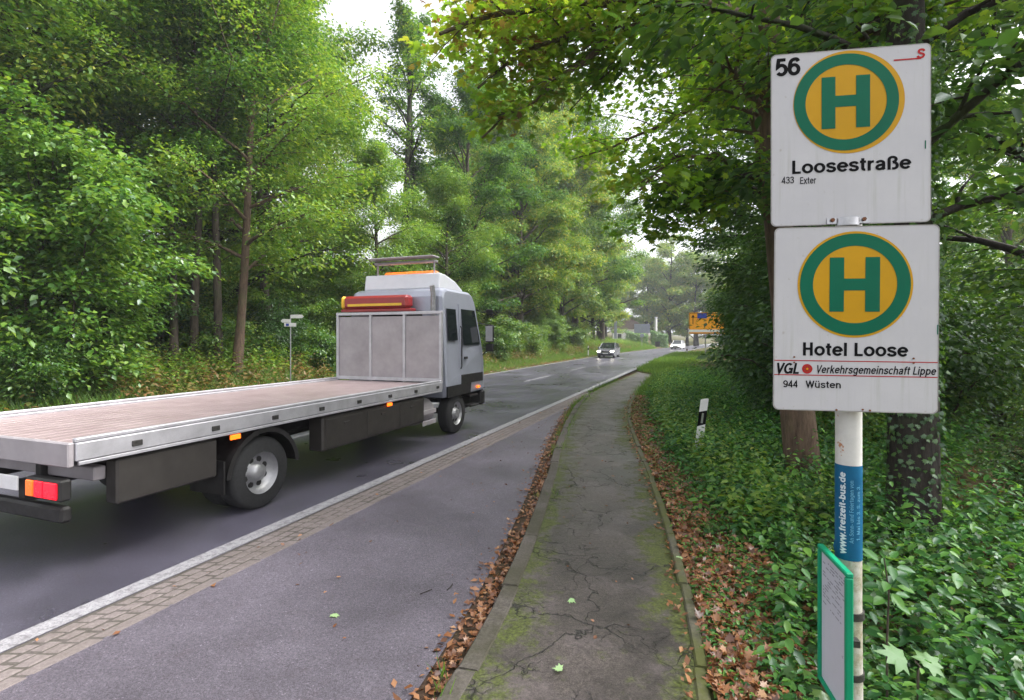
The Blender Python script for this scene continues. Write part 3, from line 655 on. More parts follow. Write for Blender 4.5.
def bush_proto(seed,H,Rc,ns,n,size,leafm,rad=.4,tmpl=T_SIMPLE):
    p=Plant(seed); r=p.r
    for i in range(ns):
        az=i*2.4+r.normal(0,.3); f=(i+.5)/ns; out=Rc*f*r.uniform(.8,1.1); h=H*(1.02-.45*f*f)*r.uniform(.8,1.1)
        b=np.array([math.cos(az)*.3*f,math.sin(az)*.3*f,-.15]); e=np.array([math.cos(az)*out,math.sin(az)*out,h]); mid=(b+e)/2+np.array([-math.cos(az)*out*.18,-math.sin(az)*out*.18,h*.16])
        p.limb([b,(b+mid)/2+r.normal(0,.05,3),mid,(mid+e)/2+[0,0,.1*h],e,e+np.array([math.cos(az)*.3,math.sin(az)*.3,-.15])],.035,.008,9,H*.26,.3,.08,5,.1)
    V=p.leafcloud(n,size,tmpl,rad,.28); return dict(wood=p.w,leaf=V,leafm=leafm,barkm=M['bark'],used=None,H=H)
bA=bush_proto(21,5.6,2.9,22,34000,.125,M['leaf_fresh'])
tM=tree_proto(18,15,.13,.22,4.6,30,46000,.115,M['leaf_fresh'],M['bark_mid'],rad=.5,flat=.35,gap=.36,droop=.06,lean=(.07,-.03),up=1.1,sub=8)
tS=tree_proto(19,14,.12,.42,3.0,18,20000,.12,M['leaf_green'],M['bark'],rad=.5,flat=.4,gap=.42,droop=.05)
bB=bush_proto(22,2.6,1.8,14,11000,.12,M['leaf_green'])
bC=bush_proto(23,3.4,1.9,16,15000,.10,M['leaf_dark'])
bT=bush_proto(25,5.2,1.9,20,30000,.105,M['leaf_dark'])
bD=bush_proto(24,5.0,2.6,18,26000,.13,M['leaf_fresh'])
wood_g='trees in the wood left of the road'
def LT(proto,c,Y,rz,sc,label,name='tree',cat='tree',group=wood_g,parts=('trunk','crown')):
    X=float(road(c,Y)); return place(proto,(X,Y,float(gz(X,Y))-.05),rz,sc,name,label,cat,group,parts=parts)
BS=dict(name='shrub',cat='shrub',parts=('stems','foliage'),group='shrubs along the wood edge')
# left, nearest first
LT(bA,-15.4,12.3,.3,1.12,'tall bushy green shrub at the left border above the truck deck',**BS)
LT(bD,-16.4,13.0,1.3,1.1,'light green arching shrub with a pointed tip at the upper left of the verge',**BS)
LT(bA,-19.0,16.4,2.1,.9,'rounded mid green shrub left of the group of slim trunks',**BS)
LT(bB,-14.6,11.2,0,.6,'low leafy shrub behind the yellow weeds at the far left',**BS)
LT(bB,-15.3,20.8,1,.75,'low dark shrub between the leaning trunk and the finger signpost',**BS)
LT(tM,-15.35,17.0,1.2,1.0,'broad maple with leaning pale trunk beside the grass verge, yellowing leaves','maple_tree')
LT(tS,-16.1,17.2,2.2,1.0,'slim dark stemmed tree just left of the leaning maple')
LT(tS,-16.7,17.0,4.2,.95,'slim dark stemmed tree, middle one left of the leaning maple')
LT(tS,-16.95,16.6,.2,.9,'slimmest stem of the three beside the leaning maple, nearest the big shrub')
LT(tA,-20.5,18.5,4.1,1.05,'dark stemmed tree standing just behind the leaning maple')
LT(tA,-20,13.6,.5,1.4,'tall dark tree whose crown fills the top left corner')
LT(tC,-23,17,.9,.95,'tall tree behind the tall shrubs at the far left')
LT(tB,-15.9,25.5,3.3,.76,'rounded yellow green tree rising behind the truck cab')
LT(bD,-14.8,27.5,.3,.8,'light green shrub behind the truck cab beside the road edge',**BS)
LT(tE,-19,33,.4,.98,'thin tree with bare forked limbs against the white sky')
LT(tE,-20.5,37,2.4,1.02,'sparse ivy stemmed tree just right of the bare forked one')
LT(tC,-16.2,36,1.9,.86,'full green tree overhanging the road just right of the truck cab')
LT(tA,-15.3,31,5,.75,'small green tree on the verge in front of the dark opening')
LT(tC,-16.4,46,4,.98,'tall green tree with a rusty brown bare trunk at its foot')
LT(bB,-14.6,36,2,.95,'green shrub at the road edge right of the truck cab',**BS)
LT(bB,-14.4,43,4,.95,'low shrub at the road edge near the left reflector post',**BS)
LT(bB,-15.2,40,1,1.2,'leafy shrub under the tall green trees right of the truck cab',**BS)
LT(bD,-15.6,47.5,1,.75,'light shrub beside the rusty brown trunk',**BS)
LT(bD,-14.9,51,3,.8,'green shrub leaning over the verge behind the silver car',**BS)
LT(tD,-16,57,.8,.95,'dark green tree above the oncoming silver car')
LT(tC,-17.8,68,2.8,1.4,'green tree beyond the silver car, left of the white house')
LT(tC,-18.0,58,2.2,1.35,'very tall light green tree seen under the tip of the maple spray')
LT(tC,-17.5,80,1,1.4,'light green tree hanging over the bend near the white house')
LT(bB,-15.5,60,1,1.1,'dark roadside shrub left of the grey board post',**BS)
LT(tB,-18,21.5,2.9,1.1,'yellow green tree behind the finger signpost')
LT(tD,-22.5,24,2.0,.95,'tall dark tree left of the gap of white sky')
LT(tC,-26,33,1.1,1.05,'tall light green tree standing left of the white sky gap')
LT(tC,-19.5,50,2.0,1.1,'tall green tree behind the leaf spray, right of the bare forked tree')
LT(tD,-20,60,3.0,1.15,'tall tree over the rusty brown trunk')
LT(bA,-18.5,19,3,.8,'dark shrub behind the three dark stems',**BS)
LT(bA,-18.2,23.5,5,.75,'shrub behind the finger signpost closing the wood edge',**BS)
LT(bD,-17.6,26,1,.7,'light shrub above the truck headboard',**BS)
LT(bB,-17.0,18.0,1.2,.85,'leafy shrub filling the gap behind the slim dark stems',**BS)
LT(bC,-16.9,20.5,3.2,.8,'dark shrub right behind the leaning maple',**BS)
LT(bC,-18.6,17.5,3.9,1.0,'dark bush deep between the slim stems and the big left shrub',**BS)
LT(bB,-16.6,19.5,2.2,.5,'small green shrub at the foot of the leaning maple',**BS)
# right of the path
rg='trees right of the footpath'
# trees along the right verge
def RT(proto,px,Y,rz,sc,label,**k):
    X=(px-512)/F*Y; return place(proto,(X,Y,float(gz(X,Y))-.05),rz,sc,k.get('name','tree'),label,k.get('cat','tree'),k.get('group',rg),parts=k.get('parts',('trunk','crown')))
BR=dict(name='shrub',cat='shrub',parts=('stems','foliage'),group='shrubs right of the footpath')
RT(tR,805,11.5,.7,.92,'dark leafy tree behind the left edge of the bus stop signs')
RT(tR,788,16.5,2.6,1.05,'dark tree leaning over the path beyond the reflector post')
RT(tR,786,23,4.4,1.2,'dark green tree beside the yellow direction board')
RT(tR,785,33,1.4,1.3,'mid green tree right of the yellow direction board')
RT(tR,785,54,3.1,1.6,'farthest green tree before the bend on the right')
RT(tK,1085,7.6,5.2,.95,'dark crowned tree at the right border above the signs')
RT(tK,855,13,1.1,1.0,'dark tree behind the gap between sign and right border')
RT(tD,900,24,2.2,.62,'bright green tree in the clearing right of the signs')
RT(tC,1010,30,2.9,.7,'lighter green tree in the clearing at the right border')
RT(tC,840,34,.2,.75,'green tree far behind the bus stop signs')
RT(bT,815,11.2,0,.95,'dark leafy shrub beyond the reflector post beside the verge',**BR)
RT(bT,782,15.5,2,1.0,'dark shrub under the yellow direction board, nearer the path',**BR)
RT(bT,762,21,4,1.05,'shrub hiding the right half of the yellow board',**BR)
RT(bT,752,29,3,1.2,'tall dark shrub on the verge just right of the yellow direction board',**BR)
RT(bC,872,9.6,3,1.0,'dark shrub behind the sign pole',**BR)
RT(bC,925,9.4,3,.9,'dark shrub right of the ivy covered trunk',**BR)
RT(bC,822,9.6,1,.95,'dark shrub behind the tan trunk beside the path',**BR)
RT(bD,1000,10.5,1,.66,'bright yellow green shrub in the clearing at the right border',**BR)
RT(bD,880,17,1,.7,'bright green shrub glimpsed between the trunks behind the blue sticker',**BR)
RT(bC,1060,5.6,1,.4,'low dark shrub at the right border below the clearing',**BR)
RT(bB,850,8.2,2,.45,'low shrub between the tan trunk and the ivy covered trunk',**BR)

# the big maple beside the path: trunk behind the signs, limbs over the path
def PT(l): return [P(*q) for q in l]
mp_=Plant(31)
trunk=PT([(808,520,6.8),(803,470,6.8),(790,340,6.8),(776,200,6.8),(768,60,6.8),(772,-90,6.9),(790,-260,7.2),(800,-430,7.6)])
e=empty('maple_tree',(0,0,0)); base=np.array(trunk[0]); 
mp_.w.tube(np.array(trunk)-base,[.26,.215,.19,.165,.14,.11,.07,.03],12,0,False)
def ml(pts,r0,r1,sub,sl,gap=.3,start=.15,sides=7): mp_.limb(np.array(PT(pts))-base,r0,r1,sub,sl,gap,start,sides,.06)
ml([(768,40,6.8),(755,14,6.7),(725,4,6.6),(664,3,6.4),(607,1,6.2),(555,1,6.0),(523,6,5.8),(474,17,5.6),(440,34,5.4)],.11,.018,22,1.0,.3,.3)
ml([(715,5,6.6),(665,17,6.4),(632,21,6.3),(600,23,6.2),(583,35,6.1),(540,44,6),(505,62,5.9),(478,88,5.8)],.07,.014,16,.8,.3,.2)
ml([(650,14,6.4),(629,26,6.3),(611,42,6.2),(569,72,6.1),(537,102,6),(505,120,5.9),(482,138,5.8)],.055,.012,12,.7,.3,.2)
ml([(771,120,6.8),(752,88,6.6),(725,60,6.4),(690,40,6.2),(660,34,6)],.06,.012,12,1.1,.3)
ml([(774,185,6.8),(752,120,7.2),(735,60,7.8),(728,-20,8.2)],.07,.015,10,1.3)
ml([(775,190,6.8),(735,170,6.3),(690,150,5.8),(655,160,5.4),(640,190,5.2)],.045,.01,12,.9)
ml([(776,120,6.8),(820,60,6.2),(880,20,5.6),(960,0,5.0)],.06,.012,14,1.2)
ml([(770,20,6.8),(820,-60,6.0),(900,-120,5.2),(1000,-140,4.6)],.07,.015,14,1.4)
ml([(700,6,6.5),(640,40,6.6),(600,75,6.9),(570,110,7.2)],.03,.008,14,.9,.28,.2)
ml([(640,20,6.4),(560,10,6.9),(500,30,7.4),(455,60,7.8)],.03,.008,14,.9,.28,.2)
ml([(770,30,6.8),(720,80,7.6),(670,125,8.4),(610,150,9),(570,160,9.6)],.05,.01,14,1.1,.28,.25)
ml([(773,170,6.8),(720,190,6.6),(680,210,6.4),(645,240,6.2)],.03,.008,12,.8,.28,.2)
ml([(775,-120,6.9),(740,-260,7.6),(680,-380,8.4)],.07,.015,7,1.3)
ml([(772,0,6.8),(740,-60,7.8),(690,-100,9),(640,-120,10)],.06,.012,14,1.4)
sp=np.array(mp_.sp)
V=mp_.leafcloud(19000,.080,T_MAPLE,.3,.35,.5,.15)
V[0][:,2]+=.08
xw=V[0][:,0]+base[0]; V=(V[0],V[1],V[2],np.clip(V[3]*.70+.20*(1-ss(.1,1.5,xw))*(V[0][:,1]+base[1]<6.9)+.02,0,1))
mp_.w.build('trunk',M['bark_mid'],e); build_leaves('crown',[V],[M['leaf_maple']],e); e.location=tuple(base)
tag(e,'large maple with tan trunk behind the signs, limbs arching over the path','tree',rg)

# ivy covered trunk right of the sign pole
iv=Plant(32); b0=np.array(P(913,575,4.9)); tp=np.array([(0,0,0),(0,0,1),(.02,.02,2.4),(-.03,.05,4),(0,.1,6),(.1,.2,8.5)])
e=empty('tree',tuple(b0)); iv.w.tube(tp,[.24,.205,.19,.17,.14,.08],12,0,False)
for i in range(16):
    h=3.3+i*.33; az=i*2.4; d=np.array([math.cos(az),math.sin(az),0]); 
    iv.limb([np.array([0,0,h]),d*.8+[0,0,h+.35],d*1.7+[0,0,h+.5],d*2.6+[0,0,h+.45]],.05,.01,8,1.0,.35,.2,5)
V=iv.leafcloud(13000,.12,T_OVAL,.36,.25)
n=2600; h=rng.uniform(.0,5.5,n)**1; a=rng.uniform(0,6.28,n); rr=.19+rng.random(n)*.06; C=np.c_[rr*np.cos(a),rr*np.sin(a),h]; out=np.c_[np.cos(a),np.sin(a),np.full(n,.25)]
I=leaves(C,out+rng.normal(0,.35,(n,3)),np.c_[rng.normal(0,.5,n),rng.normal(0,.5,n),-np.ones(n)],rng.uniform(.035,.06,n),T_MAPLE)
iv.w.build('trunk',M['bark_dark'],e); build_leaves('crown',[V],[M['leaf_dark']],e); build_leaves('ivy',[I],[M['leaf_dark']],e)
tag(e,'dark ivy covered trunk just right of the sign pole','tree',rg)

# saplings beside the pole
def sapling(px,py,Y,h,nl,size,tmpl,label,m):
    b=np.array(P(px,py,Y)); e=empty('seedling',tuple(b)); w=MB(); w.tube([(0,0,-.35),(0,0,0),(.01,0,h*.6),(.0,.02,h)],[.006,.005,.004,.003],6,0,False)
    az=np.arange(nl)*2.4+.4; t=np.linspace(.45,1,nl); C=np.c_[np.cos(az)*.04,np.sin(az)*.04,h*t]; D=np.c_[np.cos(az),np.sin(az),np.full(nl,.1)]; Nn=np.c_[rng.normal(0,.12,nl),rng.normal(0,.12,nl)-.5,np.ones(nl)]
    w.build('stem',M['bark'],e); build_leaves('foliage',[leaves(C,Nn,D,np.full(nl,size)*rng.uniform(.8,1.1,nl),tmpl)],[m],e)
    tag(e,label,'plant')
sapling(918,672,2.40,.04,2,.15,T_MAPLE,'seedling with one broad pale lobed leaf near the lower right corner',M['leaf_seedling'])
sapling(887,640,2.6,.40,22,.085,T_OVAL,'leafy seedling with long pale green leaves right of the blue sticker',M['leaf_herb'])

# ------------------------------------------------------------------ the wood behind: one mass
mass=[];mw=MB()
def massproto(seed,H,Rc,n,size):
    p=Plant(seed).generic(H,.3,.08,Rc,26,sub=4,gap=1.1,droop=.07,e0=26,rnd=True); V=p.clumps(n,size,T_SIMPLE,95,1.4); return p,V
mps=[massproto(41,20,6.2,17000,.33),massproto(42,17,5.8,16000,.31)]
q=random.Random(9)
spots=[]
for Y0,cs in((14,(-27,-34)),(20,(-26,-33,-42)),(27,(-23,-29,-37)),(34,(-27,-36)),(42,(-22,-30,-40)),(51,(-22,-30)),(60,(-21,-29)),(70,(-21,-28)),(80,(-20,-27)),(90,(-19,-26)),(102,(-19,-27)),(114,(-18,-26))):
    for c in cs+(-19.5,): spots.append((float(road(c,Y0))+q.uniform(-1.5,1.5),Y0+q.uniform(-2,2),1.0,Y0<24 or Y0>44))
# beyond the bend and right
for i in range(12): spots.append((q.uniform(24,62),q.uniform(130,146)+0,1.2,1))
for i in range(15): spots.append((q.uniform(26,130),q.uniform(150,175),1.1,1))
for i in range(20): spots.append((q.uniform(30,110),q.uniform(60,110)*1.0,.8,2))
for i in range(12): spots.append((q.uniform(24,60),q.uniform(36,58),.72,2))
MVn=0
for i,(X,Y,sc,fl) in enumerate(spots):
    if fl==2 and cof(X,Y)<3: continue
    p,V=mps[i%2]; a=q.uniform(0,6.28); s=sc*q.uniform(.85,1.12); ca,sa=math.cos(a)*s,math.sin(a)*s
    pxx=512+F*X/Y
    if 610<pxx<668 and Y<128: continue
    if 335<pxx<440 and 20<Y<75: s*=.5; ca*=.5; sa*=.5
    z=float(gz(X,Y))-.2
    tf=lambda A:np.c_[A[:,0]*ca-A[:,1]*sa+X,A[:,0]*sa+A[:,1]*ca+Y,A[:,2]*s+z]
    VV=V[0]
    if Y<48: vq=VV.reshape(-1,4,3); ct=vq.mean(1,keepdims=True); VV=((vq-ct)*(.45 if Y<28 else .62)+ct).reshape(-1,3)
    mass.append((tf(VV),V[1],V[2],np.clip(V[3]*.8+q.uniform(0,.2),0,1),0))
    wl=np.concatenate([np.atleast_1d(x) for x in p.w.L]); mass.append((tf(np.concatenate(p.w.V)),wl,np.array(p.w.T),np.zeros(sum(len(v) for v in p.w.V)),1))
for i in range(46):
    Y=q.uniform(9,70); c=-q.uniform(18.5,25); X=float(road(c,Y)); V=(bA if i%2 else bD)['leaf']; a=q.uniform(0,6.28); s=q.uniform(.7,1.0); ca,sa=math.cos(a)*s,math.sin(a)*s; z=float(gz(X,Y)); k=4*11000
    Vv=V[0][:k]; 
    sel=slice(0,k); nl=11000
    Vq=V[0].reshape(-1,4,3); ctr=Vq.mean(1,keepdims=True); pick=np.arange(0,len(Vq),3); Vv=((Vq[pick]-ctr[pick])*1.5+ctr[pick]).reshape(-1,3); nl=len(pick)
    Ll=(np.array([0,3,2,0,2,1])[None,:]+np.arange(nl)[:,None]*4).ravel(); Tt=np.full(nl*2,3)
    mass.append((np.c_[Vv[:,0]*ca-Vv[:,1]*sa+X,Vv[:,0]*sa+Vv[:,1]*ca+Y,Vv[:,2]*s+z],Ll,Tt,np.repeat(rng.random(nl),4)*.9,0))
o=build_leaves('woodland',mass,[M['leaf_far'],M['bark_dark']]); tag(o,'wood of tall green trees closing the view behind the roadside trees','woodland',kind='stuff')
#@@THINGS
# ------------------------------------------------------------------ lettering (bold grotesque drawn as strokes)
def arc(cx,cy,rx,ry,a0,a1,n=12): return [(cx+rx*math.cos(R(a0+(a1-a0)*i/n)),cy+ry*math.sin(R(a0+(a1-a0)*i/n))) for i in range(n+1)]
def cm(p,n=5):
    p=[np.array(q,float) for q in p]; p=[2*p[0]-p[1]]+p+[2*p[-1]-p[-2]]; o=[]
    for i in range(1,len(p)-2):
        for k in range(n):
            t=k/n; o.append(.5*((2*p[i])+(-p[i-1]+p[i+1])*t+(2*p[i-1]-5*p[i]+4*p[i+1]-p[i+2])*t*t+(-p[i-1]+3*p[i]-3*p[i+1]+p[i+2])*t**3))
    o.append(p[-2]); return [tuple(q) for q in o]
O=lambda cx=.34,rx=.235: arc(cx,.37,rx,.285,0,360,24)
GL={
'L':(.60,[[(.16,1),(.16,.085),(.56,.085)]]),'H':(.74,[[(.16,0),(.16,1)],[(.58,0),(.58,1)],[(.16,.52),(.58,.52)]]),
'V':(.68,[[(.07,1),(.34,.02),(.61,1)]]),'W':(.98,[[(.07,1),(.28,.03),(.49,.97),(.70,.03),(.91,1)]]),
'G':(.78,[arc(.39,.5,.29,.415,48,320,20)+[],[(.42,.46),(.68,.46),(.68,.02)]]),'E':(.66,[[(.6,.915),(.16,.915),(.16,.085),(.62,.085)],[(.16,.51),(.56,.51)]]),
'A':(.72,[[(.07,0),(.36,.97),(.65,0)],[(.18,.27),(.54,.27)]]),'S':(.68,[cm([(.58,.72),(.5,.87),(.34,.915),(.18,.86),(.13,.74),(.2,.6),(.36,.52),(.53,.43),(.59,.28),(.5,.13),(.34,.085),(.18,.13),(.09,.28)])]),
'F':(.6,[[(.56,.915),(.16,.915),(.16,0)],[(.16,.5),(.5,.5)]]),'M':(.84,[[(.14,0),(.14,.95),(.42,.1),(.70,.95),(.70,0)]]),
'o':(.68,[O()]),'e':(.66,[arc(.34,.37,.235,.285,0,325,20),[(.1,.385),(.575,.385)]]),
's':(.60,[cm([(.5,.53),(.43,.63),(.3,.66),(.15,.61),(.12,.52),(.18,.43),(.31,.38),(.46,.31),(.49,.2),(.43,.11),(.3,.08),(.15,.12),(.09,.23)])]),
't':(.40,[[(.19,.93),(.19,.24)]+arc(.31,.2,.12,.115,180,280,6),[(.03,.67),(.37,.67)]]),
'r':(.44,[[(.14,0),(.14,.74)],arc(.36,.42,.22,.235,180,80,8)]),
'a':(.64,[cm([(.11,.53),(.18,.62),(.31,.66),(.43,.62),(.485,.5),(.485,.12),(.52,.03)]),cm([(.485,.42),(.38,.39),(.2,.34),(.12,.21),(.18,.1),(.3,.08),(.42,.14),(.485,.26)])]),
u'\u00df':(.68,[[(.14,0),(.14,.72)]+arc(.33,.74,.19,.175,180,0,10)[0:]+cm([(.52,.72),(.46,.62),(.34,.53)]),cm([(.34,.53),(.5,.48),(.57,.33),(.55,.17),(.44,.085),(.3,.085)])]),
'l':(.30,[[(.15,0),(.15,1)]]),'i':(.30,[[(.15,0),(.15,.74)],[(.15,.85),(.15,1.0)]]),
'k':(.62,[[(.14,0),(.14,1)],[(.5,.72),(.17,.33)],[(.28,.46),(.53,.0)]]),'h':(.66,[[(.14,0),(.14,1)],arc(.33,.44,.19,.215,175,0,10)+[(.52,0)]]),
'n':(.66,[[(.14,0),(.14,.74)],arc(.33,.44,.19,.215,175,0,10)+[(.52,0)]]),'m':(.94,[[(.14,0),(.14,.74)],arc(.305,.46,.165,.2,175,0,8)+[(.47,0)],arc(.635,.46,.165,.2,175,0,8)+[(.80,0)]]),
'u':(.66,[[(.14,.74),(.14,.3)]+arc(.33,.28,.19,.2,180,345,10),[(.52,.74),(.52,0)]]),
'c':(.60,[arc(.33,.37,.225,.285,45,315,16)]),'f':(.40,[[(.19,0),(.19,.78)]+arc(.31,.79,.12,.13,180,90,5)+[(.37,.92)],[(.04,.67),(.36,.67)]]),
'g':(.68,[arc(.33,.37,.215,.285,0,360,20),[(.545,.74),(.545,.02)]+arc(.345,.0,.2,.2,0,-150,8)]),
'p':(.68,[[(.14,.74),(.14,-.26)],arc(.35,.37,.215,.285,0,360,20)]),'b':(.68,[[(.14,0),(.14,1)],arc(.35,.37,.215,.285,0,360,20)]),'d':(.68,[[(.54,0),(.54,1)],arc(.33,.37,.215,.285,0,360,20)]),
'w':(.88,[[(.06,.74),(.25,.04),(.44,.70),(.63,.04),(.82,.74)]]),'v':(.6,[[(.06,.74),(.30,.04),(.54,.74)]]),'x':(.6,[[(.07,.74),(.53,0)],[(.53,.74),(.07,0)]]),'z':(.56,[[(.07,.655),(.46,.655),(.09,.085),(.51,.085)]]),
'.':(.30,[[(.15,0),(.15,.17)]]),'-':(.38,[[(.04,.33),(.34,.33)]]),'1':(.62,[[(.36,0),(.36,.97),(.14,.76)]]),
'5':(.62,[[(.52,.915),(.18,.915),(.13,.5)]+arc(.32,.35,.22,.265,128,-145,14)]),
'6':(.62,[arc(.315,.34,.215,.255,0,360,18),cm([(.52,.78),(.45,.9),(.32,.915),(.18,.83),(.11,.62),(.10,.38)])]),
'4':(.62,[[(.42,0),(.42,.95),(.07,.27),(.56,.27)]]),
'3':(.62,[cm([(.1,.75),(.16,.87),(.3,.915),(.45,.85),(.48,.72),(.42,.59),(.26,.53)]),cm([(.26,.53),(.45,.47),(.52,.3),(.44,.13),(.3,.085),(.15,.13),(.08,.27)])]),
'9':(.62,[arc(.305,.66,.215,.255,0,360,18),cm([(.10,.2),(.17,.1),(.3,.085),(.43,.16),(.51,.38),(.52,.62)])]),
}
GL[u'\u00fc']=(.66,GL['u'][1]+[[(.2,.85),(.2,1.0)],[(.46,.85),(.46,1.0)]])
def strokes(mb, pts, w, sc, ox, oy, sh, z, mi=0):
    p=np.array(pts,float)
    p=np.array([p[0]]+[p[i]+(p[i+1]-p[i])*t for i in range(len(p)-1) for t in ((.25,.5,.75,1) if np.linalg.norm(p[i+1]-p[i])>.2 else (1,))])
    closed=np.allclose(p[0],p[-1]); q=p[:-1] if closed else p; n=len(q)
    L=[];Rr=[]
    for i in range(n):
        a=q[(i-1)%n] if (closed or i>0) else None; b=q[(i+1)%n] if (closed or i<n-1) else None
        d1=(q[i]-a) if a is not None else None; d2=(b-q[i]) if b is not None else None
        d1=d1/np.linalg.norm(d1) if d1 is not None else d2/np.linalg.norm(d2); d2=d2/np.linalg.norm(d2) if d2 is not None else d1
        t=d1+d2; t/=np.linalg.norm(t)+1e-9; nn=np.array([-t[1],t[0]]); k=1/max(.45,abs(nn@np.array([-d1[1],d1[0]])))
        L.append(q[i]+nn*w/2*k); Rr.append(q[i]-nn*w/2*k)
    V=[((v[0]+sh*v[1])*sc+ox,-z,v[1]*sc+oy) for v in L+Rr]; m=n if closed else n-1
    mb.add(V,[(i,n+i,n+(i+1)%n,(i+1)%n) for i in range(m)],mi)
def text(mb, s, x, y, cap, width=None, w=.165, sh=0, z=.0008, mi=0):
    adv=sum(GL[c][0] if c in GL else .32 for c in s)*cap; kx=1 if width is None else width/adv
    tmp=MB(); cx=0; j=0
    for c in s:
        if c in GL:
            for st in GL[c][1]: strokes(tmp,st,w,1,cx,0,sh,z+ (j%4)*.00002); j+=1
            cx+=GL[c][0]
        else: cx+=.32
    V=np.concatenate(tmp.V); V=np.c_[V[:,0]*cap*kx+x,V[:,1],V[:,2]*cap+y]
    mb.raw(V,np.concatenate([np.atleast_1d(q) for q in tmp.L]),tmp.T,mi); return mb
def ring(mb,cx,cz,r0,r1,z,mi=0,n=72):
    a=np.arange(n)*2*math.pi/n
    if r0<=0: mb.add([(cx+r1*math.cos(t),-z,cz+r1*math.sin(t)) for t in a],[tuple(range(n))],mi)
    else:
        V=[(cx+r*math.cos(t),-z,cz+r*math.sin(t)) for r in(r0,r1) for t in a]; mb.add(V,[(i,(i+1)%n,n+(i+1)%n,n+i) for i in range(n)],mi)
def rect(mb,x0,z0,x1,z1,z,mi=0): mb.add([(x0,-z,z0),(x1,-z,z0),(x1,-z,z1),(x0,-z,z1)],[(0,1,2,3)],mi)
def rrect(w,h,r,n=6):
    o=[]
    for (cx,cy,a) in((w-r,h-r,0),(r,h-r,90),(r,r,180),(w-r,r,270)): o+=[(cx+r*math.cos(R(a+90*i/n)),cy+r*math.sin(R(a+90*i/n))) for i in range(n+1)]
    return o
# ------------------------------------------------------------------ the stop signs.  local x runs along the plate, -y faces the path
def stop_sign(TL, TR, H, label, roll=0):
    TL=np.array(TL);TR=np.array(TR); W=np.linalg.norm((TR-TL)[:2]); rz=math.atan2(TR[1]-TL[1],TR[0]-TL[0])
    e=empty('bus_stop_sign',(TL[0],TL[1],(TL[2]+TR[2])/2-H),rz,label,'bus stop sign'); e.rotation_euler=(0,roll,rz)
    b=MB().prism(rrect(W,H,.014),0,.003).build('plate',[M['sign_white']],e,.0008)
    rim=MB(); o=rrect(W,H,.014); i_=[(.0025+x*(W-.005)/W,.0025+y*(H-.005)/H) for x,y in o]; n=len(o)
    rim.add([(x,-.0004,z) for x,z in o]+[(x,-.0004,z) for x,z in i_],[(k,(k+1)%n,n+(k+1)%n,n+k) for k in range(n)]); rim.build('rim',M['grey_edge'],e)
    return e,W
def hsym(e,W,cx,cy,ry,rg,ri,hw,hh,st,bar,cxo=0,by=0):
    m=MB(); ring(m,cx,cy,0,ry,.0006,0); m.build('emblem_disc',M['sign_yellow'],e)
    m=MB(); ring(m,cx+cxo,cy,ri,rg,.0012,0); m.build('emblem_ring',M['sign_green'],e)
    m=MB(); x0,x1=cx+cxo-hw/2,cx+cxo+hw/2; rect(m,x0,cy-hh/2,x0+st,cy+hh/2,.0012); rect(m,x1-st,cy-hh/2,x1,cy+hh/2,.0012); rect(m,x0+st,cy-bar/2+by,x1-st,cy+bar/2+by,.0012); m.build('emblem_letter',M['sign_green'],e)
def ray(px,py,Z): return P(px,py,Z)
H1=.478; s1,W1=stop_sign(P(771,54,1.450),P(931,44,1.388),H1,'upper white bus stop sign with a green H and the stop name Loosestra\u00dfe')
k1=W1/558
hsym(s1,W1,275*k1,H1*(1-(251-66)/614),195*k1,184*k1,142*k1,170*k1,.142,49*k1,.031,-9*k1,.003)
Y1=lambda v,u: H1*(1-(v-(84-(u)*33/558))/606)
m=MB(); text(m,'56',14*k1,Y1(160,20),.049,92*k1,.19); m.build('stop_number',M['black'],s1)
m=MB()
text(m,u'Loosestra\u00dfe',72*k1,Y1(497,200)+.001,.037,420*k1,.175); m.build('stop_name',M['black'],s1)
m=MB()
text(m,'433',38*k1,Y1(537,60),.0195,46*k1,.13); m.build('route_number',M['black'],s1); m=MB(); text(m,'Exter',103*k1,Y1(536,140),.0195,60*k1,.13); m.build('route_line',M['black'],s1)
m=MB(); rect(m,432*k1,Y1(111,440),524*k1,Y1(106,440),.0007); text(m,'S',508*k1,Y1(104,520),.026,28*k1,.2,.1,.0009)
for (a,b,c,d) in((418,75,519,76),(418,110,419,75)): pass
m.build('red_mark',M['red'],s1)
m=MB(); rect(m,537*k1,Y1(410,540),541*k1,Y1(382,540),.0008); m.build('green_tick',M['sign_green'],s1)
H2=.5; s2,W2=stop_sign(P(773,226,1.432),P(938,225,1.370),H2,'lower white bus stop sign with a green H and the stop name Hotel Loose',R(.5))
k2=W2/553
Y2=lambda v,u: H2*(1-(v-38)/(604+u*20/553))
hsym(s2,W2,275*k2,Y2(231,275),194*k2,186*k2,141*k2,169*k2,.1466,49*k2,.032,0,0)
m=MB(); text(m,'Hotel Loose',98*k2,Y2(466,200),.036,357*k2,.175); m.build('stop_name',M['black'],s2)
m=MB()
text(m,'VGL',6*k2,Y2(523,40),.0295,83*k2,.19,.18); m.build('operator_initials',M['black'],s2); m=MB(); text(m,'Verkehrsgemeinschaft Lippe',146*k2,Y2(527,300),.022,398*k2,.15,.2); m.build('operator_line',M['black'],s2)
m=MB()
text(m,'944',34*k2,Y2(569,60),.0195,52*k2,.15); m.build('route_number',M['black'],s2); m=MB(); text(m,u'W\u00fcsten',112*k2,Y2(572,160),.0195,122*k2,.15); m.build('route_line',M['black'],s2)
m=MB(); rect(m,3*k2,Y2(482,100),550*k2,Y2(479,100),.0007); rect(m,3*k2,Y2(534,250),550*k2,Y2(531,250),.0007); m.build('red_lines',M['red'],s2)
m=MB(); ring(m,117*k2,Y2(508,117),0,18*k2,.0007,0,24); 
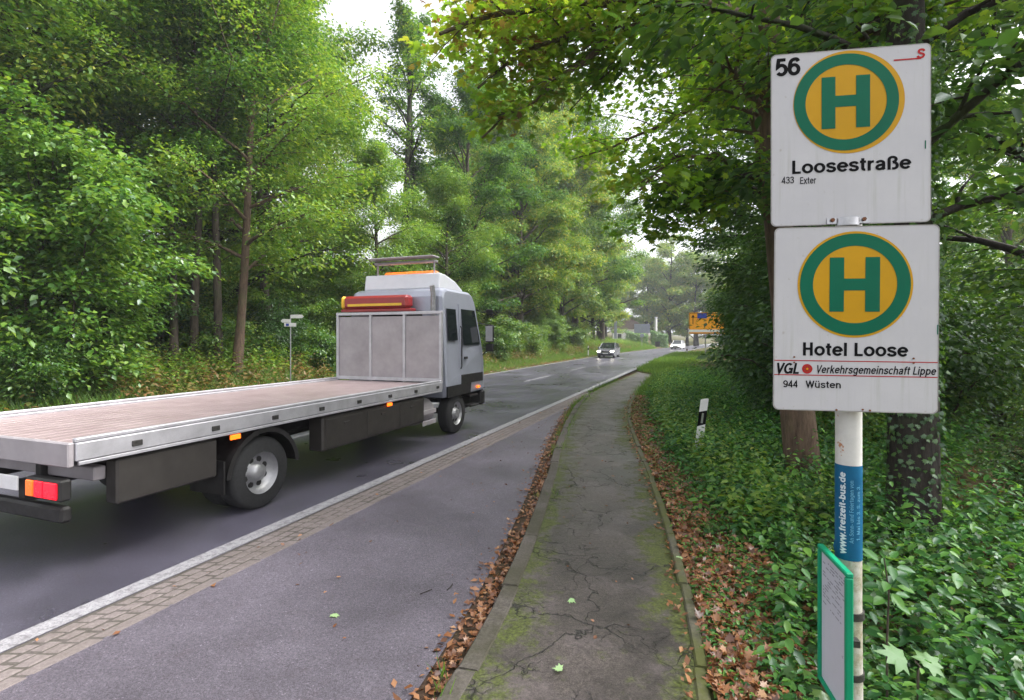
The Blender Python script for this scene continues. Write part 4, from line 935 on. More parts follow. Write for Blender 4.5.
for i in range(8): ring(m,117*k2+10*k2*math.cos(i*.785),Y2(508,117)+10*k2*math.sin(i*.785),0,2.1*k2,.0010,2,8)
ring(m,117*k2,Y2(508,117),0,4*k2,.0012,1,12); m.build('rosette',[M['red'],M['sign_yellow'],M['rust']],s2)
for (u,v) in((72,468),(72,486),(472,478),(472,493)): MB().disc((u*k2,-.0012,Y2(v,u)),.0024,(0,1,0),.002,10).build('rivet',M['rust'],s2)
for u,v in((330,648),(306,645),(218,645)): MB().disc((u*k2,-.0012,Y2(v,u)),.0026,(0,1,0),.002,10).build('rivet',M['rust'],s2)
m=MB(); rect(m,547*k2,Y2(400,540),551*k2,Y2(368,540),.0008); m.build('green_tick',M['sign_green'],s2)
# pole
PX,PY=P(848.5,430,1.462)[:2]; PYAW=math.atan2(1.388-1.45,(931-512)/F*1.388-(771-512)/F*1.45)
po=empty('sign_pole',(PX,PY,.05),0,'white painted steel pole with algae and rust carrying the bus stop signs','pole')
MB().tube([(.012,0,-.4),(.012,0,.0),(0,0,1.2),(0,0,2.70)],[.0325]*4,28).build('tube',M['pole'],po)
cs=MB(); cs.tube([(0,0,2.70),(0,0,2.712)],[.034,.03],28); cs.build('cap',M['chassis'],po)
st_=MB(); a0,a1=R(-178),R(20); z0,z1=1.335,1.597; n=24; Vv=[]
aa=np.linspace(0,2*math.pi,37)[:-1]; st_.tube([(0,0,z0),(0,0,z1)],[.0332,.0332],48,0,False); st_.build('blue_sticker',M['sticker'],po)
def wrap(s,ztop,zbot,ang,cap,m,name,w=.17):
    t=MB(); text(t,s,0,0,cap,ztop-zbot,w); V=np.concatenate(t.V); # text x -> up, text z -> towards the left
    th=ang - V[:,2]/.0334; r=.0339+(-V[:,1]-.0008)*1; V2=np.c_[r*np.cos(th),r*np.sin(th),zbot+V[:,0]]
    o=MB().raw(V2,np.concatenate([np.atleast_1d(q) for q in t.L]),t.T).build(name,m,po)
# viewer is to the lower left: find the azimuth from the pole to the eye
az=math.atan2(-PY,-PX)
wrap('www.freizeit-bus.de',1.578,1.352,az-R(12),.017,M['sticker_txt'],'sticker_lettering',.2)
wrap('An Sonn- und Feiertagen von',1.558,1.385,az+R(21),.0105,M['sticker_txt2'],'sticker_small_lettering',.13)
wrap('1. Mai bis 3. S. zum 3.',1.545,1.392,az+R(52),.0105,M['sticker_txt2'],'sticker_small_lettering',.13)
# torn corner of the sticker
tc_=MB(); q=az-R(66); 
c_=np.array([.0035+.0335*math.cos(q),.0335*math.sin(q)]); d_=np.array([math.cos(q-.9),math.sin(q-.9)])
tc_.add([(c_[0],c_[1],1.345),(c_[0],c_[1],1.40),(c_[0]+d_[0]*.010,c_[1]+d_[1]*.010,1.362),(c_[0]+d_[0]*.006,c_[1]+d_[1]*.006,1.345)],[(0,1,2,3)]); tc_.build('peeling_flap',M['sticker'],po)
# clamps
def band(z,h,name,m,bolts=True):
    b=MB(); b.tube([(.003,0,z-h/2),(.003,0,z+h/2)],[.0355,.0355],24)
    if bolts:
        b.box((-.003-.045,.0,z),(.035,.006,h*.9),0,.001); b.box((.003+.045,.0,z),(.035,.006,h*.9),0,.001)
    o=b.build(name,m,po); o.rotation_euler=(0,0,PYAW); return o
cl=band(P(850,218,1.45)[2]-.05,.026,'sign_clamp',M['galv'])
for u in(218,328): MB().disc((u*k1,-.004,.012),.0055,(0,1,0),.008,6).build('clamp_bolt',M['rust'],s1)
m=MB(); a=np.linspace(R(180),R(360),13); cx0=273*k1; V=[(cx0+.029*math.cos(t),-.001+.016*math.sin(t),z) for z in(-.004,.017) for t in a]
m.add(V,[(i,i+1,13+i+1,13+i) for i in range(12)],0,True); m.add(V[13:],[tuple(range(13))]); m.box((cx0-.04,-.002,.010),(.026,.002,.016)); m.box((cx0+.04,-.002,.010),(.026,.002,.016)); m.build('clamp_front',M['galv'],s1)
for py in(609,627,):pass
band(P(852,612,1.46)[2]-.05,.020,'board_clamp',M['steel_dark'],False); band(P(852,672,1.46)[2]-.05,.018,'board_clamp',M['steel_dark'],False)
# timetable board seen edge on
a=np.array(P(817,543,1.49)); b=np.array(P(846,573,1.30)); w=np.linalg.norm((b-a)[:2]); hz=.385; ang=math.atan2(b[1]-a[1],b[0]-a[0])
tb=empty('timetable_board',(a[0],a[1],(a[2]+b[2])/2-hz),ang,'green framed timetable board with white paper, clamped to the sign pole','timetable')
fm=MB(); d=.018; t_=.013
fm.box((w/2,d/2,hz-t_/2),(w,d,t_),0,.003); fm.box((w/2,d/2,t_/2),(w,d,t_),0,.003); fm.box((t_/2,d/2,hz/2),(t_,d,hz-2*t_),0,.003); fm.box((w-t_/2,d/2,hz/2),(t_,d,hz-2*t_),0,.003); fm.box((w/2,d-.003,hz/2),(w-.004,.004,hz-.004))
fm.build('frame',M['frame_green'],tb)
pp=MB(); pp.add([(t_,.008,t_),(w-t_,.008,t_),(w-t_,.008,hz-t_),(t_,.008,hz-t_)],[(0,1,2,3)]); pp.build('paper',M['paper'],tb)
ik=MB(); q=random.Random(2)
for i in range(15):
    z=hz-.035-i*.0085; x=.024
    while x<w-.03-(.02 if i>9 else 0):
        l=q.uniform(.006,.03); 
        if q.random()<.75-.03*i: ik.add([(x,.0072,z),(min(x+l,w-.02),.0072,z),(min(x+l,w-.02),.0072,z+.0035),(x,.0072,z+.0035)],[(0,1,2,3)])
        x+=l+.006
ik.build('print',M['ink'],tb)
for py in(608,668): 
    br=MB(); z=P(852,py+4,1.46)[2]-tb.location[2]; br.box((w-.02,d+.009,z),(.02,.02,.018),0,.001); br.build('bracket',M['steel_dark'],tb)


# ------------------------------------------------------------------ roadside posts and boards
def delineator(loc, label, tilt=(0,0), refl='reflector', h=1.0, rz=0):
    e=empty('reflector_post',loc,rz,label,'reflector post','reflector posts along the road'); e.rotation_euler=(tilt[0],tilt[1],rz)
    s=[(-.06,-.02),(.06,-.02),(.045,.03),(0,.06),(-.045,.03)]
    def seg(z0,z1,sl0,sl1,g=0):
        V=[(x*(1+g),y*(1+g)-g*.01,z0+sl0*x) for x,y in s]+[(x*(1+g),y*(1+g)-g*.01,z1+sl1*x) for x,y in s]; return V,[(0,1,6,5),(1,2,7,6),(2,3,8,7),(3,4,9,8),(4,0,5,9),(4,3,2,1,0),(5,6,7,8,9)]
    m=MB(); m.add(*seg(-.3,h,0,.35)); m.build('post',M['plastic_white'],e)
    m=MB(); m.add(*seg(h-.42,h-.19,.45,.35,.03)); m.build('black_band',M['black'],e)
    m=MB(); m.box((0,-.024,h-.305),(.032,.006,.16),0,.002); m.build('reflector',M[refl],e); return e
x,y,z=P(696.5,468,8.4); delineator((x,y,.02),'leaning white reflector post with a black band in the undergrowth by the path',(0,R(7)),rz=R(-10))
x=float(road(EL-.55,55)); delineator((x,55,float(gz(x,55))+.1),'distant white reflector post left of the oncoming silver car')
x,y,z=P(687,356,58); delineator((x,y,.0),'distant reflector post with a reddish top below the yellow direction board',refl='lamp_reddim')

def board_sign(name,loc,rz,w,h,zb,label,cat,mats,posts,extra=None,th=.04):
    e=empty(name,loc,rz,label,cat)
    p=MB().prism([(x-w/2,z+zb) for x,z in rrect(w,h,.08)],0,th).build('panel',mats[0],e)
    for px_ in posts: MB().tube([(px_,th+.05,-.3),(px_,th+.05,zb+h*.9)],[.045,.045],10).build('post',M['galv'],e)
    if extra: extra(e)
    return e
x,y,z=P(704,360,45)
def yext(e):
    w,h,zb=3.0,1.85,2.3
    m=MB(); o=[(a-w/2,b+zb) for a,b in rrect(w,h,.08)]; i_=[(a*.975,(b-zb-h/2)*.955+zb+h/2) for a,b in o]; n=len(o); 
    i2=[(a*.955,(b-zb-h/2)*.92+zb+h/2) for a,b in o]
    m.add([(a,-.006,b) for a,b in i_]+[(a,-.006,b) for a,b in i2],[(k,(k+1)%n,n+(k+1)%n,n+k) for k in range(n)])
    rect(m,-1.2,zb+.85,-1.14,zb+1.5,.008); m.add([(-1.32,-.008,zb+1.42),(-1.02,-.008,zb+1.42),(-1.17,-.008,zb+1.68)],[(0,1,2)]); m.build('arrow',M['black'],e)
    m=MB(); rect(m,-.8,zb+1.35,.0,zb+1.78,.008); m.build('blue_field',M['sign_blue'],e)
    m=MB(); rect(m,-1.5,zb+.16,1.5,zb+.38,.008); m.build('white_strip',M['plastic_white'],e)
board_sign('direction_board',(x+.25,y,.05),R(-6),3.0,1.85,2.3,'yellow direction board with an up arrow and blue field, half hidden by leaves','direction sign',[M['city_yellow']],(-.1,1.2),yext)
X=float(road(EL-.9,92)); zz=float(gz(X,92))
board_sign('road_sign',((642-512)/F*92,92,zz-.1),R(-8),2.7,1.6,2.9,'grey back of a wide road sign on one post before the white house','road sign',[M['board_grey']],(0,),lambda e:[rect_(e)] if False else None)
sx=(642-512)/F*92
m=MB(); m.box((.0,-.02,2.45),(.6,.03,.55),0,.01); m.build('small_panel',M['board_grey'],bpy.data.objects['road_sign'])
e=empty('marker_board',((615.5-512)/F*84,84,float(gz((615.5-512)/F*84,84))),0,'narrow dark grey upright board at the wood edge above the silver car','road sign')
MB().box((0,0,2.6),(.45,.06,3.0),0,.02).build('panel',M['board_grey'],e); MB().tube([(0,.08,-.2),(0,.08,3.9)],.05,8).build('post',M['galv'],e)
e=empty('white_column',((656-512)/F*112,112,0),0,'slim white post standing above the hedge beyond the bend','post'); MB().tube([(0,0,-.2),(0,0,6.4)],[.28,.25],10).build('shaft',M['plastic_white'],e); MB().box((0,0,6.45),(.6,.6,.12),0,.02).build('cap',M['plastic_white'],e)

# finger signpost on the left verge
x,y,z=P(290.5,346,17.6); e=empty('finger_signpost',(x,y,float(gz(x,y))),0,'small white finger signpost at the wood edge behind the truck headboard','signpost')
zt=P(0,315,17.6)[2]-float(gz(x,y)); MB().tube([(0,0,-.3),(0,0,zt)],.022,8).build('post',M['galv'],e)
def finger(x0,x1,z,h,tip):
    p=[(x0,z-h/2),(x1,z-h/2),(x1,z+h/2),(x0,z+h/2)]
    if tip<0: p=[(x0-.06,z),(x0,z-h/2),(x1,z-h/2),(x1,z+h/2),(x0,z+h/2)]
    if tip>0: p=[(x0,z-h/2),(x1,z-h/2),(x1+.06,z),(x1,z+h/2),(x0,z+h/2)]
    return MB().prism(p,-.03,-.022)
finger(.02,.40,zt-.05,.12,1).build('finger',M['plastic_white'],e); finger(-.26,-.0,zt-.20,.12,-1).build('finger',M['plastic_white'],e); finger(-.2,.2,zt-.33,.12,0).build('finger',M['plastic_white'],e)
m=MB(); rect(m,-.14,zt-.37,-.04,zt-.29,.033); m.build('blue_mark',M['sign_blue'],e)

# white house, hedge and bin beyond the bend
e=empty('house',((630-512)/F*122,122,.3),R(-12),'small white house half hidden behind the grey road sign','house')
MB().box((0,4,1.9),(8,7,3.8)).build('wall',M['render_white'],e)
MB().prism([(-4.5,3.8),(4.5,3.8),(0,6.4)],.2,8).build('roof',M['roof_tile'],e)
for wx in(-2.4,.2,2.6):
    wn=MB().box((wx,.49,2.1),(1.1,.06,1.3)).build('window',M['plastic_white'],e); MB().box((wx,.45,2.1),(.9,.03,1.1)).build('pane',M['glass'],wn)
def hedge(x0,x1,Y,h,name,label,lm,n):
    u=rng.random(n); X=x0+(x1-x0)*u; f=rng.integers(0,3,n); Z=np.where(f==0,h,rng.random(n)*h)+rng.normal(0,.08,n); YY=Y+np.where(f==1,0,rng.random(n)*1.5)+rng.normal(0,.1,n)
    z0=gz(X,YY); D=np.c_[rng.normal(0,1,(n,2)),rng.normal(0,.5,n)]; 
    e=empty(name,((x0+x1)/2,Y,0),0,label,'hedge'); off=np.array([(x0+x1)/2,Y,0])
    build_leaves('foliage',[leaves(np.c_[X,YY,z0+Z]-off,np.c_[rng.normal(0,.4,n),-np.ones(n)*.7,rng.random(n)],D,rng.uniform(.15,.3,n),T_SIMPLE)],[lm],e)
    w=MB(); 
    for k in range(6): w.tube([((x1-x0)*(k/5-.5)*.9,.7,0),((x1-x0)*(k/5-.5)*.9,.7,h*.8+float(gz(x0,Y)))],.05,5)
    w.build('stems',M['bark'],e)
hedge((652-512)/F*106,(668-512)/F*106,106,2.6,'hedge','clipped bright green hedge beyond the bend right of the grey sign',M['leaf_fresh'],5200)
hedge((627-512)/F*98,(648-512)/F*98,98,2.0,'hedge','low yellow green hedge in front of the white house',M['leaf_fresh'],4200)
x,y,z=P(657.5,347,100); e=empty('litter_bin',(x,y,z),0,'small black bin at the hedge beyond the bend','bin'); MB().box((0,0,.5),(.7,.7,.9),0,.05,taper=(1.12,1.12)).build('body',M['chassis'],e); MB().box((0,0,1.0),(.86,.86,.1),0,.04).build('lid',M['black'],e)
#@@VEHICLES
# ------------------------------------------------------------------ vehicles
def wheel(parent, x, y, r, w, side, rimr=.6, mtire='rubber', dual=False):
    """side +1 right, -1 left; x outer face"""
    t=MB(); n=36; prof=[(0,rimr*r),(-.01,rimr*r+.02),(-.0,r*.9),(-.03,r*.985),(-.06,r),(-w+.06,r),(-w+.03,r*.985),(-w,r*.9),(-w,rimr*r)]
    V=[(x+side*u,y+q*math.cos(2*math.pi*k/n),r+q*math.sin(2*math.pi*k/n)) for (u,q) in prof for k in range(n)]
    m=len(prof); fs=[(i*n+k,i*n+(k+1)%n,(i+1)*n+(k+1)%n,(i+1)*n+k) for i in range(m-1) for k in range(n)]
    if side<0: fs=[f[::-1] for f in fs]
    t.add(V,fs,0,True)
    for g in range(4):  # tread grooves
        pass
    wh=t.build('wheel',M[mtire],parent)
    d=MB(); pr=[(-.01,rimr*r+.004),(-.05,rimr*r-.02),(-.07 if not dual else -.13,rimr*r*.75),(-.045 if not dual else -.11,rimr*r*.45),(.0 if not dual else -.05,rimr*r*.4),(.01 if not dual else -.03,rimr*r*.2),(.01 if not dual else -.03,0.001)]
    V=[(x+side*u,y+q*math.cos(2*math.pi*k/n),r+q*math.sin(2*math.pi*k/n)) for (u,q) in pr for k in range(n)]
    fs=[(i*n+k,i*n+(k+1)%n,(i+1)*n+(k+1)%n,(i+1)*n+k) for i in range(len(pr)-1) for k in range(n)]; d.add(V,fs,0,True)
    for k in range(8):
        a=k*math.pi/4; d.disc((x+side*(.002 if not dual else -.10),y+rimr*r*.33*math.cos(a) ,r+rimr*r*.33*math.sin(a)),.014,(1,0,0),.03,6)
        d.disc((x+side*(-.058 if not dual else -.12),y+rimr*r*.62*math.cos(a+.39) ,r+rimr*r*.62*math.sin(a+.39)),.035*r/.42,(1,0,0),.012,10,1)
    d.build('rim',[M['rim'],M['chassis']],wh); return wh
RZ=-math.atan2(.348,.9375)
tk=empty('flatbed_truck',(-4.73,4.64,0),RZ,'long flatbed recovery truck with pinkish grey deck and silver cab driving away','truck')
m=MB()
for x in(-.42,.42): m.box((x,4.0,.78),(.09,7.6,.24),0,.01)
for y in np.arange(.5,7.4,.75): m.box((0,y,.78),(.8,.08,.16))
m.tube([(0,6.6,.6),(0,2.0,.5)],.05,10); m.box((0,2.0,.46),(1.9,.14,.14),0,.04); m.disc((0,2.0,.46),.2,(0,1,0),.3,16); m.box((0,7.1,.46),(1.9,.12,.12),0,.03)
m.build('chassis',M['chassis'],tk)
m=MB(); nb=15; wb=2.38/nb
for i in range(nb): m.box((-1.19+wb*(i+.5),3.16,1.105),(wb-.008,6.26,.03),0,.004)
m.build('deck',M['deck'],tk)
m=MB()
for y in np.arange(.2,6.2,.5): m.box((0,y,1.03),(2.3,.07,.10))
m.build('crossbeams',M['chassis'],tk)
for sx in(-1,1):
    m=MB(); m.box((sx*1.232,3.16,1.07),(.075,6.28,.15),0,.008); m.box((sx*1.236,3.16,1.165),(.05,6.28,.036),0,.008); m.box((sx*1.258,3.16,.975),(.025,6.24,.03),0,.004)
    m.build('side_rail',M['alu'] if sx>0 else M['alu'],tk)
m=MB(); m.box((0,-.005,1.05),(2.5,.05,.20),0,.01); m.box((0,.3,.82),(2.2,.1,.12),0,.01); m.build('rear_beam',M['alu_dull'],tk)
m=MB(); m.box((0,.02,.55),(2.3,.09,.13),0,.02)
for x in(-.5,.5): m.box((x,.1,.68),(.08,.12,.2))
m.build('rear_bumper',M['chassis'],tk)
for sx in(-1,1):
    h=MB().box((sx*1.0,-.03,.77),(.46,.09,.17),0,.015).build('tail_light',M['chassis'],tk)
    MB().box((sx*1.12,-.08,.77),(.16,.02,.13),0,.006).build('lit_lens',M['lamp_red'],h)
    MB().box((sx*.97,-.08,.77),(.11,.02,.13),0,.006).build('brake_lens',M['lamp_red'],h)
    MB().box((sx*.85,-.08,.77),(.09,.02,.13),0,.006).build('turn_lens',M['beacon'],h)
MB().box((.35,-.035,.77),(.5,.015,.12),0,.003).build('number_plate',M['plastic_white'],tk)
for sx in(-1,1):
    MB().box((sx*1.16,.85,.74),(.16,1.0,.40),0,.02).build('locker',M['locker'],tk); MB().box((sx*1.12,4.3,.70),(.24,2.7,.46),0,.02).build('locker',M['locker'],tk)
    m=MB()
    for y0,y1 in((3.02,3.85),(3.93,4.76),(4.84,5.58)): m.box((sx*1.244,(y0+y1)/2,.70),(.012,y1-y0,.38),0,.005); m.box((sx*1.256,(y0+y1)/2,.80),(.014,.12,.03),0,.004)
    m.build('locker_doors',M['locker'],tk)
    m=MB()
    a=np.linspace(R(5),R(175),14); V=[(sx*u,2.0+.52*math.cos(t),.42+.52*math.sin(t)) for u in(.72,1.23) for t in a]
    m.add(V,[(i,i+1,14+i+1,14+i) for i in range(13)],0,True); V2=[(sx*1.23,2.0+q*math.cos(t),.42+q*math.sin(t)) for q in(.48,.535) for t in a]; m.add(V2,[(i,i+1,14+i+1,14+i) for i in range(13)])
    m.box((sx*.98,1.44,.50),(.5,.02,.36)); m.build('mudguard',M['chassis'],tk)
    m=MB(); m.box((sx*1.2,5.9,.62),(.03,.5,.09),0,.01); m.box((sx*1.2,5.9,.42),(.03,.5,.09),0,.01); m.tube([(sx*.95,5.95,.62),(sx*.95,5.95,.62)],.01,4) if False else None
    m.disc((sx*.9,5.95,.6),.24,(0,1,0),.5,20); m.build('side_guard',M['alu_dull'],tk)
    wheel(tk,sx*1.18,2.0,.42,.26,sx,.58,dual=True); wheel(tk,sx*.88,2.0,.42,.25,sx,.58,dual=True); wheel(tk,sx*1.16,7.15,.42,.26,sx,.58)
    for y,z in((1.55,.955),(4.5,.955),(8.25,.90)):
        if y<8: h=MB().box((sx*1.262,y,z-.03),(.018,.13,.05),0,.004).build('side_marker',M['lamp_orange'],tk)
        else: h=MB().box((sx*1.225,y-.15,z),(.03,.13,.05),0,.004).build('side_marker',M['lamp_orange'],tk)
# headboard
m=MB(); m.box((0,6.33,1.80),(2.44,.03,1.28),0,.004)
m.build('headboard',M['alu_dull'],tk)
m=MB()
for x in(-1.22,-.4,.4,1.22): m.box((x,6.325,1.80),(.06,.07,1.36),0,.008)
m.box((0,6.325,2.50),(2.5,.08,.06),0,.008); m.box((0,6.325,1.17),(2.42,.075,.07),0,.008); m.build('headboard_frame',M['alu'],tk)
m=MB(); m.box((-.3,6.42,2.74),(1.55,.26,.26),0,.05); m.box((-.3,6.42,2.57),(1.7,.2,.06),0,.01); m.build('winch_cover',M['redbox'],tk)
m=MB(); m.box((-1.10,6.42,2.74),(.10,.27,.27),0,.05); m.box((-.3,6.285,2.68),(1.3,.008,.05)); m.build('yellow_band',M['yellowstripe'],tk)
# cab shell : profile in y,z with rounded corners, sides lean in towards the roof
def shell(prof, hw, taper, mats_, name, parent, r=.09, zt=(1.7,3.05), n=6):
    V=[];F_=[]
    xs=[-hw,-hw+.03,-hw+.10,hw-.10,hw-.03,hw]; ins=[.10,.035,0,0,.035,.10]
    cy=sum(p[0] for p in prof)/len(prof); cz=sum(p[1] for p in prof)/len(prof)
    k=len(prof)
    for x,i_ in zip(xs,ins):
        for (y,z) in prof:
            sy=1-i_/1.0*.55*(1 if True else 0)*.9/ max(.4,1); 
            yy=cy+(y-cy)*(1-i_*.5); zz=cz+(z-cz)*(1-i_*.5); tx=1-taper*max(0,min(1,(z-zt[0])/(zt[1]-zt[0])))
            V.append((x*tx,yy,zz))
    for a in range(len(xs)-1):
        for j in range(k): F_.append((a*k+j,a*k+(j+1)%k,(a+1)*k+(j+1)%k,(a+1)*k+j))
    F_.append(tuple(range(k))[::-1]); F_.append(tuple((len(xs)-1)*k+j for j in range(k)))
    m=MB(); m.add(V,F_); o=m.build(name,mats_,parent,.02); return o
cabp=[(6.62,.78),(6.6,1.0),(6.6,2.85),(6.66,2.98),(6.8,3.03),(7.9,3.03),(8.06,2.97),(8.16,2.85),(8.42,1.75),(8.50,1.45),(8.52,.95),(8.48,.78),(7.72,.78),(7.66,.9),(7.4,.98),(6.92,.98),(6.70,.88)]
cab=shell(cabp,1.2,.09,[M['cab']],'cab',tk)
m=MB(); m.prism([(6.8,3.02),(7.95,3.02),(7.9,3.08),(7.55,3.24),(7.1,3.34),(6.85,3.36)],-.92,.92,0,'x'); m.build('roof_spoiler',M['roofwhite'],cab,.04)
for sx in(-1,1):
    sxx=sx*1.2
    f=lambda z:1.2*(1-.09*max(0,min(1,(z-1.7)/1.35)))+.006
    def sidep(pts,off,name,mm,th=.012):
        m=MB(); V=[(sx*(f(z)+off),y,z) for y,z in pts]+[(sx*(f(z)+off-th),y,z) for y,z in pts]; n=len(pts)
        fs=[tuple(range(n)),tuple(range(2*n-1,n-1,-1))]+[(i,(i+1)%n,n+(i+1)%n,n+i) for i in range(n)]; m.add(V,fs); return m.build(name,M[mm],cab)
    d=sidep([(7.28,1.0),(8.34,1.0),(8.36,1.7),(8.12,2.72),(7.28,2.72)],.004,'door','cab',.02)
    g=sidep([(7.38,1.85),(8.24,1.85),(8.22,1.98),(8.06,2.62),(7.38,2.62)],.012,'side_window','glass')
    sidep([(7.38,1.55),(7.52,1.55),(7.52,1.60),(7.38,1.60)],.03,'door_handle','chassis',.03)
    sidep([(6.72,1.95),(7.12,1.95),(7.12,2.6),(6.72,2.6)],.006,'rear_side_window','glass')
    sidep([(6.62,.80),(7.7,.80),(7.74,1.02),(6.62,1.02)],.01,'wheel_arch_trim','chassis',.03)
    m=MB(); m.tube([(sx*1.12,8.3,2.35),(sx*1.36,8.42,2.3),(sx*1.36,8.42,1.75),(sx*1.18,8.4,1.6)],.014,8); m.box((sx*1.37,8.42,2.1),(.20,.08,.40),0,.025); m.box((sx*1.37,8.42,1.78),(.18,.08,.18),0,.02); mr=m.build('mirror',M['chassis'],cab)
    m=MB(); m.box((sx*1.37,8.377,2.1),(.17,.006,.35)); m.build('mirror_glass',M['alu'],cab)
    m=MB(); m.box((sx*1.08,7.95,.5),(.26,.42,.05),0,.01); m.box((sx*1.08,7.95,.72),(.22,.42,.05),0,.01); m.box((sx*.98,7.95,.6),(.04,.42,.34)); m.build('step',M['chassis'],cab)
m=MB(); m.add([(-1.0,8.44,1.80),(1.0,8.44,1.80),(.96,8.215,2.74),(-.96,8.215,2.74)],[(0,1,2,3)]); m.build('windscreen',M['glass'],cab)
m=MB(); m.box((0,6.588,2.3),(1.3,.012,.5),0,.004); m.build('rear_window',M['glass'],cab)
for sx in(-1,1):
    MB().tube([(sx*1.215,7.22,1.35),(sx*1.235,7.22,1.4),(sx*1.235,7.22,2.2),(sx*1.20,7.22,2.25)],.014,6).build('grab_rail',M['chassis'],cab)
    m=MB(); m.box((sx*1.205,7.82,1.12),(.03,1.1,.2),0,.008); m.build('lower_trim',M['chassis'],cab)
    m=MB(); m.tube([(sx*1.15,8.45,2.6),(sx*1.3,8.5,2.62)],.012,6); m.box((sx*1.33,8.5,2.6),(.16,.05,.14),0,.015); m.build('kerb_mirror',M['chassis'],cab)
m=MB()
for k in range(7): m.box((-.95,6.592,1.75+k*.09),(.36,.02,.05),0,.004)
m.build('air_vents',M['chassis'],cab)
m=MB(); m.tube([(.95,6.5,.9),(.95,6.5,2.9),(.95,6.45,3.05)],.05,12); m.build('exhaust_stack',M['galv'],cab)
for y in np.arange(.5,6.2,.8):
    MB().box((1.275,y,1.06),(.018,.09,.05),0,.004).build('lashing_point',M['steel_dark'],tk)
m=MB()
for y in np.arange(.35,6.1,.52): m.box((1.2705,y,1.125),(.004,.012,.05)); 
m.build('rail_seams',M['chassis'],tk) if False else None
m=MB(); m.box((0,8.5,.62),(2.36,.22,.36),0,.05); m.build('front_bumper',M['chassis'],cab)
m=MB(); m.box((0,8.53,1.2),(1.5,.04,.34),0,.01); m.build('grille',M['chassis'],cab)
m=MB(); m.box((0,7.0,3.62),(1.5,.16,.05),0,.015); 
for x in(-.7,.7): m.tube([(x,7.0,3.3),(x,7.0,3.62)],.02,8)
m.box((0,6.9,3.70),(1.6,.3,.03),0,.01); m.build('roof_rack',M['alu_dull'],cab)
m=MB(); m.box((0,7.25,3.40),(1.3,.22,.10),0,.04); m.build('beacon_bar',M['beacon'],cab)

def car(loc, rz, paint, label, lit, H=1.48, L=4.2):
    e=empty('car',loc,rz,label,'car','cars on the far road')     # front towards local +y
    w=.86; h=H
    prof=[(-2.05,.34),(-2.1,.6),(-2.02,.98),(-1.7,1.02),(.95,.98),(1.75,.82),(2.02,.68),(2.1,.45),(2.05,.25),(1.75,.22),(-1.8,.24)]
    b=shell(prof,w,.0,[paint],'body',e)
    gh=[(-1.98,.98),(-1.62,h-.06),(-1.3,h),(-.1,h+.02),(.25,h-.04),(1.15,.95)]
    xs=[(-.80,.62),( .80,.62)]
    V=[]; 
    for s_ in(-1,1):
        for (y,z) in gh: t=(z-.95)/(h-.95); V.append((s_*(.79-.15*t),y,z))
    k=len(gh); m=MB(); m.add(V,[tuple(range(k)),tuple(range(2*k-1,k-1,-1))]+[(i,k+i,k+(i+1)%k,(i+1)%k) for i in range(k)]); m.build('windows',M['glass'],e,.02)
    m=MB(); m.box((0,-.65,h+.012),(1.2,1.35,.03),0,.012); 
    for s_ in(-1,1):
        for (y0,z0,y1,z1) in((1.15,.95,.25,h-.04),(-1.98,.98,-1.62,h-.06),(-.35,.98,-.35,h)): m.tube([(s_*(.797-.15*(z0-.95)/(h-.95)),y0,z0),(s_*(.797-.15*(z1-.95)/(h-.95)),y1,z1)],.03,6)
    m.build('roof',paint,e)
    for s_ in(-1,1):
        m=MB(); m.box((s_*.66,1.99,.66),(.34,.16,.14),0,.03); m.build('headlight',M['lamp_white'] if lit else M['reflector'],e)
        m=MB(); m.box((s_*.68,-2.06,.8),(.26,.1,.16),0,.03); m.build('tail_light',M['lamp_reddim'],e)
        m=MB(); m.box((s_*.94,.8,1.02),(.18,.1,.13),0,.03); m.build('mirror',paint,e)
        for y in(-1.28,1.32): wheel(e,s_*.86,y,.31,.2,s_,.62)
    m=MB(); m.box((0,2.08,.62),(.8,.05,.12),0,.02); m.box((0,2.08,.36),(1.3,.05,.14),0,.02); m.build('grille',M['chassis'],e)
    m=MB(); m.box((0,2.115,.46),(.52,.015,.11)); m.build('number_plate',M['plastic_white'],e); return e
x=float(road(-10.2,54)); car((x,54,0),math.pi+RZ,M['carsilver'],'silver car with lit headlights coming towards the camera in the left lane',True)
x,y,z=P(678,349.3,92); car((x,y,0),math.pi-R(30),M['carwhite'],'small white car farther away at the bend in the road',True,1.6)
#@@LIGHT
HAZE=True
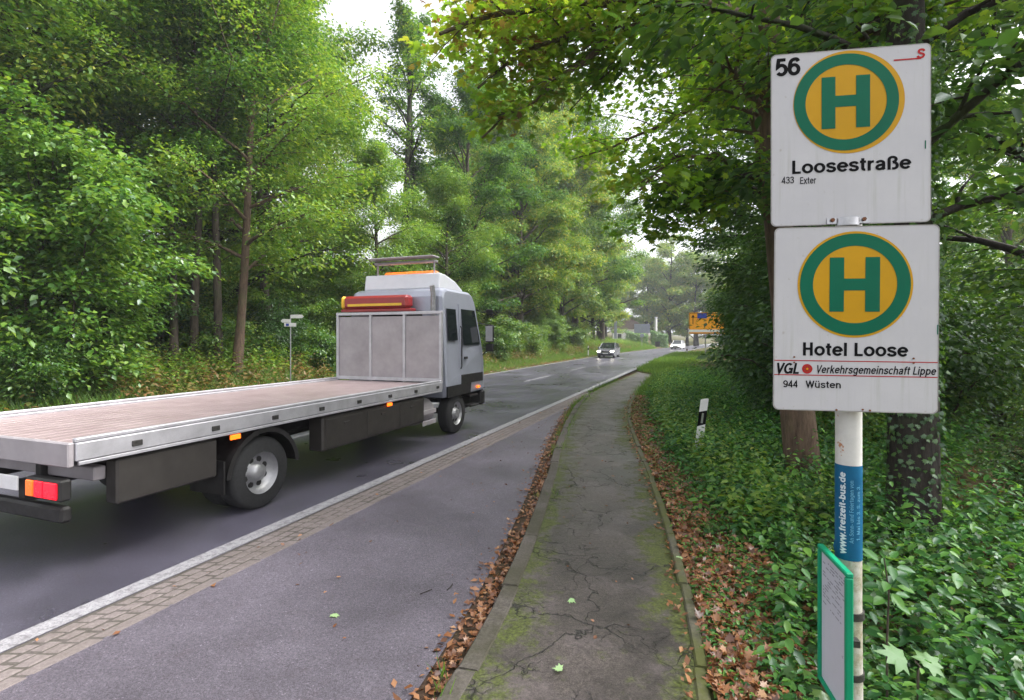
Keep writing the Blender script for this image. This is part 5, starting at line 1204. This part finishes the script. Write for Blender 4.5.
# ------------------------------------------------------------------ sky, light, camera
SUN_EL,SUN_AZ=R(54),R(92)      # azimuth clockwise from +y: high over the right shoulder, behind thin cloud
w=bpy.data.worlds.new('World'); SC.world=w; w.use_nodes=True; nt=w.node_tree; nt.nodes.clear()
sky=nt.nodes.new('ShaderNodeTexSky'); sky.sky_type='NISHITA'; sky.sun_disc=False; sky.sun_elevation=SUN_EL; sky.sun_rotation=SUN_AZ; sky.dust_density=4; sky.air_density=1.0; sky.ozone_density=1
hs=nt.nodes.new('ShaderNodeHueSaturation'); hs.inputs['Saturation'].default_value=.16; hs.inputs['Value'].default_value=1.0
bg=nt.nodes.new('ShaderNodeBackground'); bg.inputs[1].default_value=.15
out=nt.nodes.new('ShaderNodeOutputWorld'); nt.links.new(sky.outputs[0],hs.inputs['Color']); nt.links.new(hs.outputs[0],bg.inputs[0]); nt.links.new(bg.outputs[0],out.inputs[0])
sl=bpy.data.lights.new('sun','SUN'); sl.energy=1.5; sl.angle=R(25); sl.color=(1,.965,.92)
so=bpy.data.objects.new('sun',sl); link(so)
from mathutils import Vector
d=Vector((math.sin(SUN_AZ)*math.cos(SUN_EL),math.cos(SUN_AZ)*math.cos(SUN_EL),math.sin(SUN_EL))); so.rotation_euler=d.to_track_quat('Z','Y').to_euler()
cam=bpy.data.cameras.new('camera'); cam.sensor_width=36; cam.lens=36*F/1024; cam.shift_y=-12/1024; cam.clip_start=.05; cam.clip_end=3000
co=bpy.data.objects.new('camera',cam); link(co); co.location=(0,0,EYE); co.rotation_euler=(R(90),0,0); SC.camera=co
vs=SC.view_settings; SC.display_settings.display_device='sRGB'; vs.view_transform='Standard'; vs.look='None'; vs.gamma=1; vs.exposure=1.65
SC.render.engine='CYCLES'; c=SC.cycles; c.max_bounces=6; c.diffuse_bounces=3; c.glossy_bounces=2; c.transmission_bounces=4; c.transparent_max_bounces=4; c.volume_bounces=0
c.use_denoising=True; c.denoiser='OPENIMAGEDENOISE'; c.use_adaptive_sampling=True; c.adaptive_threshold=.015; c.sample_clamp_indirect=6; c.caustics_reflective=False; c.caustics_refractive=False
SC.render.film_transparent=False

hm,nt=mat('haze_air'); pv_=nt.nodes.new('ShaderNodeVolumePrincipled'); pv_.inputs['Color'].default_value=(.93,.95,1,1); pv_.inputs['Density'].default_value=.0009; pv_.inputs['Anisotropy'].default_value=.2
ho=nt.nodes.new('ShaderNodeOutputMaterial'); nt.links.new(pv_.outputs[0],ho.inputs['Volume'])
hz_=MB().box((0,760,18),(3000,1600,42)).build('haze',hm); tag(hz_,kind='stuff')
hz_.hide_render = not HAZE
